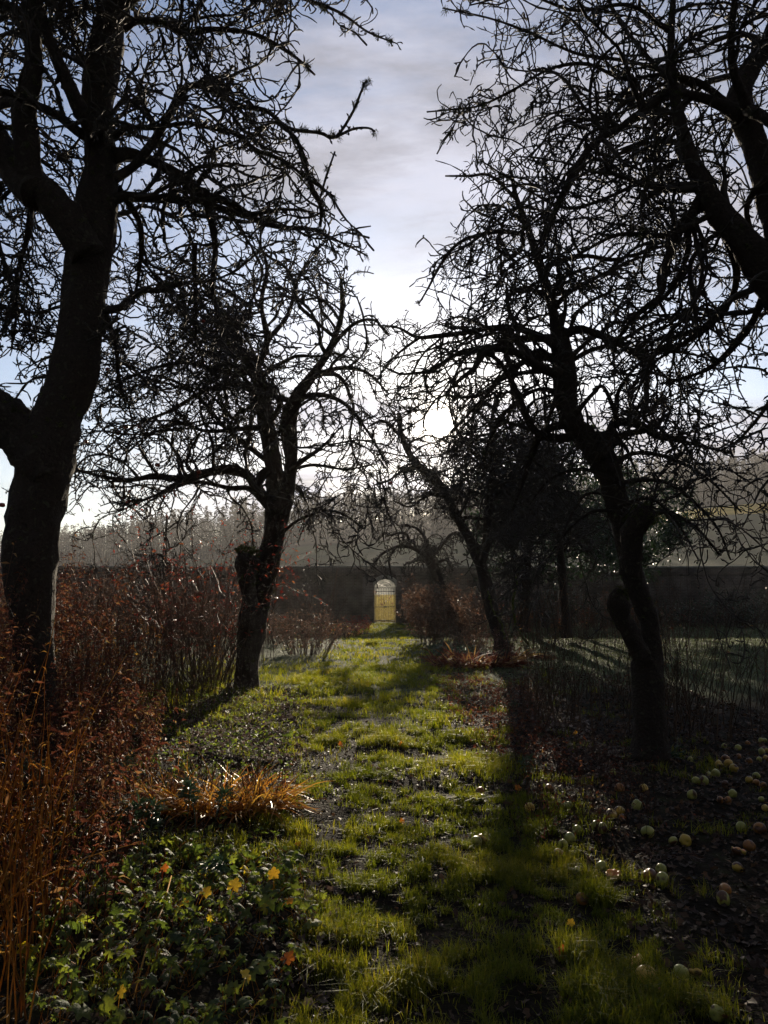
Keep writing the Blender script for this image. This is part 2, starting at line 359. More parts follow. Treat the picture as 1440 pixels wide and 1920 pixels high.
def ground_material():
    """bare soil and thin turf in the garden, pasture and dry grass beyond the wall"""
    m = bpy.data.materials.new('ground'); m.use_nodes = True
    t = m.node_tree; nd = t.nodes; L = t.links; p = nd['Principled BSDF']
    g = nd.new('ShaderNodeNewGeometry'); s = nd.new('ShaderNodeSeparateXYZ'); L.new(g.outputs['Position'], s.inputs[0])
    def noise_(sc, d=8):
        n = nd.new('ShaderNodeTexNoise'); n.inputs['Scale'].default_value = sc; n.inputs['Detail'].default_value = d
        L.new(g.outputs['Position'], n.inputs['Vector']); return n.outputs['Fac']
    def mixc(f, a, b):
        x = nd.new('ShaderNodeMix'); x.data_type = 'RGBA'; L.new(f, x.inputs[0]); L.new(a, x.inputs[6]); L.new(b, x.inputs[7]); return x.outputs[2]
    def mr(v, a, b):
        x = nd.new('ShaderNodeMapRange'); x.interpolation_type = 'SMOOTHSTEP'; L.new(v, x.inputs[0]); x.inputs[1].default_value = a; x.inputs[2].default_value = b; return x.outputs[0]
    soil = ramp_nodes(nd, [(0.3, (0.008, 0.007, 0.005)), (0.55, (0.022, 0.017, 0.011)), (0.75, (0.03, 0.035, 0.012))]); L.new(noise_(6, 9), soil.inputs[0])
    lawn = ramp_nodes(nd, [(0.3, (0.03, 0.042, 0.016)), (0.7, (0.08, 0.09, 0.04))]); L.new(noise_(2.5, 9), lawn.inputs[0])
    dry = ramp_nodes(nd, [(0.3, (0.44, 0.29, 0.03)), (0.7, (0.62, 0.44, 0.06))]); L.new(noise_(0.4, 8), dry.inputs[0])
    past = ramp_nodes(nd, [(0.3, (0.03, 0.042, 0.016)), (0.7, (0.075, 0.082, 0.035))]); L.new(noise_(0.12, 9), past.inputs[0])
    far = ramp_nodes(nd, [(0.3, (0.04, 0.036, 0.026)), (0.7, (0.09, 0.07, 0.045))]); L.new(noise_(0.1, 9), far.inputs[0])
    # lawn away from the beds, further down the garden
    wob = nd.new('ShaderNodeMath'); wob.operation = 'MULTIPLY_ADD'; L.new(noise_(0.5, 3), wob.inputs[0]); wob.inputs[1].default_value = 6.0; L.new(s.outputs[1], wob.inputs[2])
    c = mixc(mr(wob.outputs[0], 13.5, 17.0), soil.outputs[0], lawn.outputs[0])
    y = s.outputs[1]
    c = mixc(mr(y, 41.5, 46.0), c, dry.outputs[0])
    wob2 = nd.new('ShaderNodeMath'); wob2.operation = 'MULTIPLY_ADD'; L.new(noise_(0.03, 3), wob2.inputs[0]); wob2.inputs[1].default_value = 30.0; L.new(y, wob2.inputs[2])
    c = mixc(mr(wob2.outputs[0], 82, 100), c, past.outputs[0])
    # strip of straw along the foot of the wood on the right
    band = nd.new('ShaderNodeMath'); band.operation = 'MULTIPLY'; L.new(mr(y, 176, 182), band.inputs[0])
    inv = nd.new('ShaderNodeMath'); inv.operation = 'SUBTRACT'; inv.inputs[0].default_value = 1; L.new(mr(y, 194, 200), inv.inputs[1]); L.new(inv.outputs[0], band.inputs[1])
    band2 = nd.new('ShaderNodeMath'); band2.operation = 'MULTIPLY'; L.new(band.outputs[0], band2.inputs[0]); L.new(mr(s.outputs[0], 55, 75), band2.inputs[1])
    c = mixc(mr(y, 196, 206), c, far.outputs[0])
    c = mixc(band2.outputs[0], c, dry.outputs[0])
    L.new(c, p.inputs['Base Color']); p.inputs['Roughness'].default_value = 0.95; p.inputs['Specular IOR Level'].default_value = 0.05
    b = nd.new('ShaderNodeBump'); b.inputs['Strength'].default_value = 0.9; b.inputs['Distance'].default_value = 0.03; L.new(noise_(35, 6), b.inputs['Height']); L.new(b.outputs[0], p.inputs['Normal'])
    return m
M_ground = ground_material()

# ------------------------------------------------------------------ ground
def axis(segs):
    out = [segs[0][0]]
    for a, b, step in segs: out += list(np.linspace(a, b, max(2, int(round((b - a) / step)) + 1))[1:])
    return np.array(out)
gx = axis([(-480, -60, 20), (-60, -20, 4), (-20, -7, 0.5), (-7, 7, 0.09), (7, 20, 0.5), (20, 60, 4), (60, 480, 20)])
gy = axis([(-160, -20, 20), (-20, 2, 2), (2, 12, 0.09), (12, 44, 0.22), (44, 80, 2), (80, 330, 6), (330, 520, 19)])
X, Y = np.meshgrid(gx, gy)
V = np.stack([X, Y, ground_z(X, Y)], -1).reshape(-1, 3)
nx, ny = len(gx), len(gy); idx = np.arange(nx * ny).reshape(ny, nx)
Q = np.stack([idx[:-1, :-1], idx[:-1, 1:], idx[1:, 1:], idx[1:, :-1]], -1).reshape(-1, 4)
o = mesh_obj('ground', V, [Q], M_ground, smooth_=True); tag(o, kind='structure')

# ------------------------------------------------------------------ trees
def limb_pts(spec, Yt, n):
    """spec: rows (px, py, width_px, depth offset) -> rows x,y,z,r"""
    rows = []
    for px, py, wd, dy in spec:
        p = at(px, py, Yt + dy)
        rows.append([*p, 0.5 * wd / F * (Yt + dy)])
    return spline(rows, n)
def full(spec, d0=0.0, d1=0.0):
    """fills a depth offset into rows of (px, py, w)"""
    k = len(spec) - 1
    return [(s[0], s[1], s[2], d0 + (d1 - d0) * i / k) for i, s in enumerate(spec)]

def grow(rng, P0, D0, L, n, wander, trop=(0, 0, 0), tk=0.0):
    B = len(P0); pts = np.zeros((B, n, 3)); pts[:, 0] = P0; d = unit(D0); st = (L / (n - 1))[:, None]
    trop = np.asarray(trop, float)
    mom = np.zeros((B, 3))
    for i in range(1, n):
        mom = mom * 0.35 + rng.normal(size=(B, 3)) * wander
        d = unit(d + mom + trop * tk)
        pts[:, i] = pts[:, i - 1] + d * st
    return pts
def spawn(rng, pts, rad, per_m, tmin=0.1, tmax=1.0, up=0.0, ang=(0.6, 1.25)):
    B, n, _ = pts.shape
    seg = np.linalg.norm(np.diff(pts, axis=1), axis=2).sum(1)
    cnt = rng.poisson(seg * per_m * (tmax - tmin))
    b = np.repeat(np.arange(B), cnt)
    if len(b) == 0: return None
    t = tmin + rng.random(len(b)) * (tmax - tmin)
    f = t * (n - 1); i = np.minimum(f.astype(int), n - 2); s = (f - i)[:, None]
    pos = pts[b, i] * (1 - s) + pts[b, i + 1] * s
    tan = unit(pts[b, i + 1] - pts[b, i])
    r = rad[b, i] * (1 - s[:, 0]) + rad[b, i + 1] * s[:, 0]
    rnd = rng.normal(size=(len(b), 3)); rnd[:, 2] += up
    perp = unit(rnd - tan * (rnd * tan).sum(1, keepdims=True))
    a = rng.uniform(ang[0], ang[1], len(b))[:, None]
    return pos, unit(tan * np.cos(a) + perp * np.sin(a)), r, t, b
def taper(rng, r0, r1, n, knob):
    t = np.linspace(0, 1, n)[None]
    r = r0[:, None] * (1 - t) + r1[:, None] * t
    return r * (1 + knob * (rng.random(r.shape) - 0.4))

def apple_tree(seed, Yt, base, trunks, limbs, label, group, keep=None, s=1.0, dens=(1, 1, 1, 1), droop=0.0, autol=0, w3=0.23, l3=(0.2, 0.8),
               twig=1.0, moss=1.0, stubs=(), len2=(0.7, 1.9), name='apple_tree', sp=1.0):
    """trunks, limbs: lists of traced rows (px,py,w,dy). Twigs grow from them in three orders."""
    rng = np.random.default_rng(seed)
    b0 = gp(*base) if len(base) == 2 else np.array(base); b0[2] -= 0.05
    root = empty(name, b0)
    tag(root, label, 'tree', group)
    mb = MB()
    allp, allr = [], []
    def thick(spec, k, n, bump):
        q = limb_pts(spec, Yt, n)
        pts = q[None, :, :3].copy(); rad = np.maximum(q[None, :, 3], 0.004)
        v, fs = tubes(pts, rad, k, cap=True)
        ctr = np.repeat(pts[0], k, axis=0); fsc = min(1.0, 9.0 / Yt)
        dv = v - ctr
        nzv = np.array([mnoise.noise(Vector(p * (1.6 / max(bump[1], .03)))) for p in v * 0.25]) + 0.6 * np.array([mnoise.noise(Vector((p[0] * 16 * fsc, p[1] * 16 * fsc, p[2] * 4.5 * fsc))) for p in v]) + 0.3 * np.array([mnoise.noise(Vector(p * 34 * fsc)) for p in v])
        v = ctr + dv * (1 + bump[0] * nzv)[:, None]
        return v, fs, q
    for i, sp_ in enumerate(trunks):
        v, fs, q = thick(sp_, 28, 120, (0.24, 0.25)); mb.add(v, fs); allp.append(resample(q[:, :3], 30)); allr.append(resample(q, 30)[:, 3])
    nt_ = len(trunks)
    tr = mb.build('trunk', M_bark, root, True, origin=None); tr.matrix_parent_inverse.translation = -Vector(b0)
    sp_l = []
    for sp_ in stubs:
        v, fs, q = thick(sp_, 24, 44, (0.42, 0.2)); sp_l.append(resample(q, 30)); MB().add(v, fs).build('cut_stump', M_bark, tr, True)
    lm = MB()
    for sp_ in limbs:
        v, fs, q = thick(sp_, 9, 48, (0.22, 0.1)); lm.add(v, fs); allp.append(resample(q[:, :3], 30)); allr.append(resample(q, 30)[:, 3])
    # further limbs nobody traced: they give the crown its depth
    if autol:
        tp = np.concatenate([q_[-17:-2] for q_ in allp[:nt_]]); tr_ = np.concatenate([q_[-17:-2] for q_ in allr[:nt_]])
        for k in range(autol):
            a = rng.uniform(0, 2 * math.pi); j = rng.integers(0, len(tp)); L = rng.uniform(1.6, 3.0) * s
            d = np.array([math.cos(a) * 0.8, math.sin(a), rng.uniform(0.1, 0.7)])
            p = grow(rng, tp[j][None], d[None], np.array([L]), 30, 0.16, (0, 0, -1), 0.03 + droop * 0.5)
            r = taper(rng, np.array([min(tr_[j] * .6, .05)]), np.array([0.008]), 30, 0.2)
            if keep is not None:
                kx, ky = project(p[0]); 
                if not keep(kx, ky)[::6].all(): continue
            v, fs = tubes(p, r, 8); lm.add(v, fs); allp.append(p[0]); allr.append(r[0])
    lo = lm.build('limbs', M_bark, root, True) if lm.v else None
    if lo: lo.matrix_parent_inverse.translation = -Vector(b0)
    P = np.stack(allp); RR = np.stack(allr)
    tw, li, mo = MB(), MB(), MB()
    def filt(pts, rr, others):
        ok = (pts[:, :, 1].min(1) > 1.2) & (pts[:, :, 2].min(1) > 0.35)
        if keep is not None:
            for c in range(0, pts.shape[1], 2 if pts.shape[1] < 8 else 3):
                kx, ky = project(pts[:, c]); ok &= keep(kx, ky)
        return pts[ok], rr[ok]
    def level(src, srcr, per_m, lr, n, wander, r0f, r1, k, tmin, up, tk, knob, rmax, ang=(0.6, 1.25), bud=0.0, free=False):
        sp2 = spawn(rng, src, srcr, per_m, tmin, 1.0, up, ang)
        pos, d, r, t, b = sp2
        L = rng.uniform(*lr, len(pos)) * s * (1.15 - 0.5 * t)
        pts = grow(rng, pos, d, L, n, wander, (0, 0, -1), tk)
        ra = taper(rng, np.clip(r * r0f, r1, rmax), np.full(len(pos), r1), n, knob)
        if bud: ra[:, -2] *= 1 + bud; ra[:, -1] *= .5
        if not free: pts, ra = filt(pts, ra, None)
        if len(pts):
            v, fs = tubes(pts, ra, k); tw.add(v, fs)
        return pts, ra
    limb_only = P[nt_:] if len(P) > nt_ else P; lr_only = RR[nt_:] if len(P) > nt_ else RR
    # order 2 from limbs and upper trunk
    up_tr = P[:nt_, 16:]; up_tr = np.stack([resample(x, 30) for x in up_tr]); up_r = np.stack([np.interp(np.linspace(0, 1, 30), np.linspace(0, 1, RR.shape[1] - 16), x[16:]) for x in RR[:nt_]])
    a2, r2 = level(np.concatenate([limb_only, up_tr]), np.concatenate([lr_only, up_r]), 2.6 * dens[0], len2, 18, 0.17, 0.5, 0.0060 * twig, 6, 0.12, 0.5, 0.02 + droop, 0.6, 0.028 * s)
    a3, r3 = level(a2, r2, 5.5 * dens[1], l3, 13, w3, 0.65, 0.0046 * twig, 5, 0.1, 0.2, 0.02 + droop, 0.8, 0.012)
    # spurs, on everything finer than a limb
    a4, r4 = level(a3, r3, 13.0 * dens[2], (0.03, 0.17), 5, 0.38, 0.8, 0.0038 * twig, 4, 0.05, 0.15, 0.0, 0.7, 0.006, (0.7, 1.5), bud=.5)
    a4b, r4b = level(a2, r2, 10.0 * dens[2], (0.03, 0.24), 6, 0.34, 0.6, 0.0040 * twig, 4, 0.05, 0.2, 0.0, 0.7, 0.008, (0.7, 1.5), bud=.5)
    if len(limb_only):
        level(limb_only, lr_only, 9.0 * dens[2], (0.06, 0.5), 8, 0.40, 0.4, 0.0040 * twig, 4, 0.1, 0.2, 0.0, 0.6, 0.009, (0.7, 1.4))
        level(limb_only, lr_only, 16.0 * dens[2], (0.03, 0.12), 5, 0.45, 0.5, 0.0042 * twig, 4, 0.3, 0.2, 0.0, 0.6, 0.009, (0.7, 1.4), bud=.6, free=True)
    a5, r5 = level(a4, r4, 9.0 * dens[2], (0.015, 0.05), 3, 0.3, 0.9, 0.0034 * twig, 3, 0.3, 0.2, 0.0, 0.3, 0.006, (0.5, 1.3), bud=.6)
    # moss and lichen: tufts of fine spikes in clumps along the wood
    def fuzz(src, srcr, per_m, mbb, clump, ln, rr_, free=False, surf=False):
        q = spawn(rng, src, srcr, per_m, 0.05, 1.0, 0.0, (1.0, 1.5))
        if q is None: return
        pos, d, r, t, b = q
        pos = pos + d * r[:, None] * (.95 if surf else .3)
        pos = np.repeat(pos, clump, 0) + rng.normal(size=(len(pos) * clump, 3)) * 0.012 * sp
        d = unit(np.repeat(d, clump, 0) + rng.normal(size=(len(pos), 3)) * 0.8)
        L = rng.uniform(0.5, 1.0, len(pos)) * ln
        if keep is not None and not free:
            kx, ky = project(pos); ok = keep(kx, ky); pos, d, L = pos[ok], d[ok], L[ok]
        pts = np.stack([pos, pos + d * L[:, None]], 1); ra = np.stack([np.full(len(pos), rr_), np.full(len(pos), rr_ * 0.3)], 1)
        v, fs = tubes(pts, ra, 3); mbb.add(v, fs)
    if moss > 0:
        fuzz(P[:nt_], RR[:nt_], 26 * moss, mo, 26, 0.028 * sp, 0.0022 * sp, True, True)
        if sp_l: sl_ = np.stack(sp_l)[:, 14:]; fuzz(sl_[..., :3], sl_[..., 3], 160, mo, 26, 0.03 * sp, 0.0024 * sp, True, True)
        mo.build('moss', M_moss, tr)
        fuzz(a2, r2, 2.6 * moss, li, 22, 0.032 * sp, 0.0022 * sp)
        fuzz(a3, r3, 0.9 * moss, li, 14, 0.026 * sp, 0.002 * sp)
        if len(limb_only): fuzz(limb_only, lr_only, 7 * moss, li, 30, 0.05 * sp, 0.0028 * sp, True, True)
        li.build('lichen', M_lichen, lo if lo else tr)
    c = tw.build('crown', M_twig, root); c.matrix_parent_inverse.translation = -Vector(b0)
    return root, b0, (a2, a3)

def inter(y, ys, xs): return np.interp(y, ys, xs)
def keep_left(x, y): return x < inter(y, [-200, 0, 60, 90, 120, 200, 300, 400, 450, 560, 650, 800, 1100], [730, 715, 700, 670, 590, 540, 585, 640, 690, 700, 740, 760, 760])
def clear_sun(x, y): return np.hypot(x - 825, y - 793) > 26
def keep_right(x, y): return clear_sun(x, y) & (x > inter(y, [-200, 0, 100, 150, 280, 340, 380, 480, 560, 600, 700], [780, 800, 850, 800, 780, 850, 745, 745, 785, 725, 690]))

# --- near left tree
A_Y = 6.5
A_tr = [full([(74, 1500, 104), (72, 1420, 78), (70, 1330, 66), (65, 1230, 64), (58, 1120, 74), (58, 1040, 90), (66, 970, 98), (78, 900, 96), (96, 830, 102), (112, 770, 90), (136, 700, 84), (152, 600, 76), (163, 500, 86), (180, 420, 80), (189, 300, 63), (181, 200, 65), (196, 100, 63), (214, 20, 57), (226, -60, 52), (232, -180, 40)], 0, 0.3),
        full([(165, 480, 70), (132, 425, 68), (94, 372, 62), (58, 330, 54), (50, 260, 50), (45, 200, 46), (62, 140, 40), (60, 60, 30), (40, -60, 22), (20, -180, 12)], 0, -0.5),
        full([(70, 365, 66), (30, 330, 52), (0, 270, 44), (-40, 200, 38), (-90, 100, 30), (-150, -20, 20)], -0.2, 0.5)]
A_st = [full([(88, 900, 70), (62, 860, 78), (36, 825, 78), (14, 790, 80), (-8, 762, 70), (-18, 752, 45)], 0, 0.15)]
A_li = [full([(215, 335, 20), (250, 312, 18), (288, 265, 17), (316, 220, 16), (335, 182, 15), (352, 163, 13), (375, 161, 12), (410, 176, 11), (450, 198, 10), (500, 208, 9), (540, 240, 8), (600, 249, 7), (628, 258, 6), (660, 213, 5), (678, 170, 5), (687, 150, 4)], 0, -0.5),
        full([(538, 238, 8), (562, 275, 9), (575, 320, 9), (588, 360, 10), (602, 388, 9), (601, 425, 5)], -0.35, -0.3),
        full([(628, 258, 6), (662, 242, 5), (690, 240, 4), (703, 247, 4)], -0.4, -0.4),
        full([(215, 258, 13), (240, 240, 10), (290, 240, 9), (350, 231, 9), (400, 242, 8), (440, 250, 10), (480, 281, 8), (530, 300, 7), (570, 330, 6), (627, 369, 4)], 0.1, -0.6),
        full([(600, 372, 4), (612, 330, 5), (628, 284, 4)], -0.5, -0.6),
        full([(212, 292, 34), (245, 288, 24), (285, 302, 22), (330, 326, 22), (378, 362, 20), (430, 380, 18), (472, 408, 14), (520, 425, 10), (585, 430, 9), (620, 445, 6), (690, 480, 3)], 0.2, 1.0),
        full([(384, 366, 16), (398, 420, 15), (404, 470, 12), (398, 540, 9), (410, 600, 6)], 0.6, 1.0),
        full([(365, 460, 11), (365, 510, 9), (368, 580, 7), (366, 650, 4)], 0.6, 0.9),
        full([(198, 582, 16), (226, 576, 15), (263, 546, 13), (300, 545, 11), (342, 530, 10)], 0, -0.3),
        full([(235, 55, 14), (260, 40, 12), (305, 42, 12), (345, 62, 12), (400, 55, 11), (470, 62, 9), (520, 85, 8), (560, 112, 6), (590, 140, 4)], 0, -0.5),
        full([(215, 20, 12), (300, -20, 11), (420, -30, 10), (540, -10, 8), (630, 20, 6), (690, 60, 4), (745, 82, 2.5)], 0.2, -0.3),
        full([(182, 250, 36), (150, 205, 30), (112, 125, 25), (85, 50, 20), (70, -10, 16), (60, -90, 10)], 0, -0.7),
        full([(220, 350, 14), (262, 420, 11), (262, 500, 8), (250, 570, 5)], 0.3, 0.9),
        full([(180, 540, 10), (215, 640, 9), (222, 700, 7), (235, 760, 4)], 0.2, 0.8),
        full([(0, 340, 16), (-10, 420, 12), (10, 500, 9), (30, 580, 6), (22, 650, 4)], 0.2, 1.0),
        full([(60, 370, 14), (50, 450, 10), (30, 530, 7), (50, 600, 5)], 0.2, 1.3),
        full([(190, 160, 12), (150, 100, 9), (130, 30, 7), (150, -60, 5)], 0, 0.7)]
apple_tree(11, A_Y, (76, 1475), A_tr, A_li, 'big dark apple tree with forked leaning trunk at left edge of the path', 'old apple trees in the orchard', keep_left,
           dens=(1.7, 1.15, 1.05, 1), autol=12, twig=1.25, moss=1.1, stubs=A_st, droop=0.035, len2=(0.6, 1.7))

# --- middle left tree
B_Y = 13.0
B_tr = [full([(464, 1300, 50), (465, 1240, 43), (471, 1180, 50), (487, 1120, 48), (502, 1060, 41), (514, 1000, 41), (520, 955, 48), (518, 900, 34), (508, 840, 32), (497, 780, 34), (491, 735, 30), (480, 695, 26), (455, 662, 20), (430, 645, 16), (410, 600, 10), (400, 540, 6)], 0, 0.5),
        full([(522, 960, 40), (540, 910, 28), (546, 860, 26), (541, 800, 28), (553, 750, 24), (585, 705, 18), (618, 655, 14), (640, 590, 10), (640, 520, 5)], 0, -0.6)]
B_st = [full([(470, 1180, 46), (468, 1130, 34), (466, 1085, 32), (460, 1058, 36), (463, 1044, 46), (466, 1036, 30)], -0.1, -0.15)]
B_li = [full([(510, 955, 20), (492, 930, 22), (476, 905, 20), (460, 888, 18), (425, 880, 18), (388, 886, 16), (340, 898, 15), (290, 893, 12), (240, 900, 9), (190, 893, 7), (140, 880, 4)], 0, -0.4),
        full([(492, 938, 14), (466, 916, 11), (430, 915, 9), (385, 905, 8), (350, 906, 7), (300, 925, 6), (240, 950, 4)], 0.1, 0.6),
        full([(483, 915, 10), (490, 893, 22), (505, 880, 14)], -0.1, -0.1),
        full([(545, 880, 12), (575, 858, 9), (604, 838, 6), (640, 800, 3)], -0.2, -0.8),
        full([(528, 1000, 6), (560, 975, 5), (610, 958, 4), (650, 968, 4), (682, 992, 2)], 0, -1.2),
        full([(548, 880, 7), (590, 872, 6), (650, 880, 4), (700, 870, 3)], 0, 0.8),
        full([(498, 800, 13), (440, 805, 8), (385, 808, 7), (330, 790, 5), (260, 790, 3)], 0, -0.5),
        full([(490, 740, 15), (440, 720, 11), (380, 735, 9), (320, 770, 7), (250, 800, 5), (190, 850, 3)], 0, 0.6),
        full([(480, 695, 14), (430, 700, 10), (350, 680, 7), (260, 700, 5), (190, 740, 3)], 0.1, -0.9),
        full([(455, 662, 10), (400, 640, 8), (340, 590, 6), (290, 560, 4)], 0.2, 0.2),
        full([(480, 695, 14), (500, 640, 12), (490, 570, 10), (500, 500, 7), (480, 440, 4)], 0.2, -0.3),
        full([(500, 640, 10), (540, 590, 8), (560, 520, 6), (600, 470, 4)], 0, 0.7),
        full([(553, 750, 12), (600, 740, 9), (650, 760, 7), (690, 810, 5), (720, 860, 3)], -0.3, -0.8),
        full([(590, 705, 12), (640, 690, 9), (690, 700, 6), (730, 740, 3)], -0.4, 0.2),
        full([(618, 655, 9), (660, 610, 7), (700, 600, 5), (730, 630, 3)], -0.5, -1.0),
        full([(400, 885, 7), (398, 830, 6), (378, 780, 4), (372, 720, 2)], 0, 0.3)]
apple_tree(23, B_Y, (464, 1288), B_tr, B_li, 'spreading apple tree left of the path with a mossy pollarded stub', 'old apple trees in the orchard', keep_left,
           dens=(1.2, 0.72, 0.7, 1), autol=12, twig=1.55, moss=0.45, stubs=B_st, droop=0.025, s=1.3, len2=(0.9, 2.4), sp=1.6)

# --- near right tree
C_Y = 7.7
C_tr = [full([(1220, 1428, 80), (1219, 1390, 60), (1216, 1320, 52), (1214, 1250, 54), (1218, 1200, 40), (1218, 1165, 36), (1204, 1125, 40), (1188, 1085, 44), (1178, 1030, 42), (1168, 980, 40), (1152, 925, 42), (1138, 872, 46), (1110, 832, 44), (1076, 797, 42), (1060, 745, 42), (1058, 692, 42), (1050, 645, 38), (1038, 590, 19), (1022, 530, 18), (1002, 465, 15), (985, 415, 12), (968, 370, 9), (958, 320, 6)], 0, 0.5)]
C_st = [full([(1205, 1240, 38), (1186, 1195, 34), (1166, 1160, 28), (1160, 1135, 33), (1160, 1115, 24), (1165, 1104, 10)], -0.1, -0.2),
        full([(1180, 1080, 34), (1184, 1030, 38), (1186, 995, 44), (1202, 972, 46), (1214, 962, 40), (1220, 956, 24)], -0.15, -0.3)]
C_li = [full([(1050, 703, 20), (1012, 688, 16), (975, 664, 15), (940, 655, 13), (910, 662, 11), (890, 690, 9), (862, 712, 7), (835, 738, 4)], 0, -0.5),
        full([(1042, 652, 16), (1012, 630, 13), (970, 616, 13), (920, 615, 12), (870, 624, 10), (820, 630, 9), (782, 632, 7), (748, 615, 5), (722, 612, 3)], 0.2, 0.9),
        full([(785, 634, 6), (750, 660, 4), (720, 690, 3)], 0.8, 0.9),
        full([(1125, 858, 22), (1143, 812, 20), (1156, 792, 18), (1200, 797, 16), (1235, 818, 12), (1290, 830, 7), (1370, 850, 4)], 0, 0.6),
        full([(1157, 800, 14), (1150, 765, 9), (1130, 725, 7), (1110, 740, 8), (1080, 775, 12)], 0, -0.3),
        full([(1156, 800, 12), (1158, 740, 8), (1190, 690, 6), (1240, 650, 5), (1300, 620, 3)], 0, -0.9),
        full([(985, 440, 9), (940, 434, 9), (900, 440, 8), (860, 456, 7), (830, 490, 6), (803, 540, 4), (785, 570, 3)], 0.4, 0.9),
        full([(1010, 475, 9), (1040, 400, 9), (1070, 345, 8), (1102, 290, 7), (1135, 230, 5), (1150, 170, 3)], 0.4, -0.3),
        full([(970, 375, 7), (920, 330, 6), (880, 330, 5), (835, 330, 3)], 0.4, 0.7),
        full([(1165, 905, 9), (1200, 900, 8), (1250, 905, 7), (1300, 940, 6), (1345, 990, 4), (1370, 1050, 3)], 0, 0.6),
        full([(1060, 795, 17), (1022, 808, 14), (1002, 838, 12), (985, 890, 9), (960, 960, 5)], 0, 0.7),
        full([(1135, 924, 7), (1095, 930, 6), (1062, 985, 5), (1040, 1050, 3)], 0, -0.6),
        full([(1055, 690, 12), (1100, 660, 9), (1160, 640, 8), (1240, 600, 6), (1330, 600, 4)], 0.2, 1.2),
        full([(1035, 580, 10), (1080, 540, 8), (1140, 510, 7), (1210, 480, 5), (1280, 480, 3)], 0.3, 0.9),
        full([(1055, 740, 12), (1010, 730, 9), (960, 760, 7), (920, 820, 5), (900, 880, 3)], 0.2, 0.9),
        full([(1175, 985, 10), (1240, 960, 8), (1300, 985, 6), (1350, 1040, 4)], 0, 1.0),
        full([(1140, 880, 12), (1190, 850, 9), (1260, 860, 7), (1330, 900, 5), (1390, 960, 3)], 0, 1.1), full([(1160, 950, 9), (1220, 935, 7), (1270, 980, 5), (1310, 1050, 3)], 0, -.8),
        full([(1150, 900, 9), (1090, 880, 7), (1030, 900, 5), (990, 950, 3)], 0, 1.2), full([(1165, 960, 8), (1110, 960, 6), (1060, 1000, 5), (1020, 1060, 3)], 0, .6)]
apple_tree(31, C_Y, (1220, 1410), C_tr, C_li, 'crooked apple tree right of the path with a hollow double trunk', 'old apple trees in the orchard', keep_right,
           dens=(1.2, 0.92, 0.9, 1), autol=11, w3=.15, l3=(.25, 1.05), twig=0.95, moss=0.35, stubs=C_st, droop=0.03, s=1.0, len2=(0.6, 1.8))

# --- tree whose trunk stands outside the frame on the right
Fy = 5.4
F_tr = [full([(1640, 1700, 150), (1630, 1400, 120), (1600, 1100, 105), (1560, 800, 95), (1500, 600, 84), (1440, 515, 72), (1385, 445, 58), (1345, 395, 50), (1322, 350, 44), (1300, 310, 36), (1278, 240, 26), (1262, 160, 20), (1258, 60, 15), (1268, -60, 10)], 0, 0),
        full([(1520, 620, 70), (1480, 500, 60), (1440, 340, 54), (1412, 260, 50), (1385, 195, 46), (1402, 140, 36), (1440, 85, 34), (1500, 20, 30), (1560, -80, 20)], 0.1, 0.5)]
F_li = [full([(1390, 215, 34), (1350, 195, 22), (1290, 178, 16), (1240, 185, 16), (1200, 214, 18), (1160, 240, 15), (1122, 262, 18), (1088, 300, 12), (1060, 350, 9), (1040, 400, 6)], 0.2, -0.2),
        full([(1370, 200, 18), (1310, 155, 12), (1240, 140, 9), (1170, 148, 8), (1100, 120, 7), (1030, 130, 6), (960, 170, 5), (900, 198, 4), (850, 205, 4), (800, 210, 3)], 0.2, 0.2),
        full([(1300, 160, 10), (1230, 128, 8), (1160, 112, 7), (1080, 100, 6), (990, 60, 5), (920, 35, 4), (830, 15, 3)], 0.2, 0.8),
        full([(1320, 350, 18), (1290, 420, 14), (1290, 470, 12), (1260, 540, 8), (1200, 600, 5)], 0, 0.5),
        full([(1330, 380, 16), (1380, 500, 14), (1360, 580, 10), (1290, 640, 7), (1200, 660, 4)], 0, 0.8),
        full([(1400, 200, 22), (1375, 130, 16), (1372, 50, 14), (1385, -50, 10)], 0, -0.4),
        full([(1262, 160, 12), (1200, 90, 9), (1150, 20, 8), (1120, -60, 6)], 0, 0.6),
        full([(1290, 290, 12), (1220, 330, 9), (1140, 370, 7), (1060, 390, 6), (980, 350, 4), (900, 300, 3)], 0, 0.9),
        full([(1440, 540, 20), (1400, 620, 14), (1330, 690, 9), (1240, 720, 5)], 0, 0.9),
        full([(1440, 520, 18), (1480, 640, 12), (1450, 740, 8), (1390, 820, 5), (1340, 850, 3)], 0, 0.7),
        full([(1340, 400, 14), (1250, 440, 10), (1160, 440, 8), (1080, 480, 5)], 0, -0.4),
        full([(1258, 60, 10), (1180, 10, 8), (1080, 20, 6), (980, -10, 5), (880, 10, 3)], 0, -0.5),
        full([(1440, 330, 16), (1400, 390, 12), (1420, 480, 9), (1400, 560, 6)], 0, 0.9)]
bF = at(1640, 1600, Fy); bF[2] = 0
apple_tree(47, Fy, tuple(bF), F_tr, F_li, 'lichened apple tree leaning in over the right edge, its trunk outside the view', 'old apple trees in the orchard', keep_right,
           dens=(1.7, 1.0, 0.95, 1), autol=10, w3=.15, l3=(.25, 1.0), twig=0.95, moss=0.7, droop=0.03, s=0.95, len2=(0.6, 1.7))

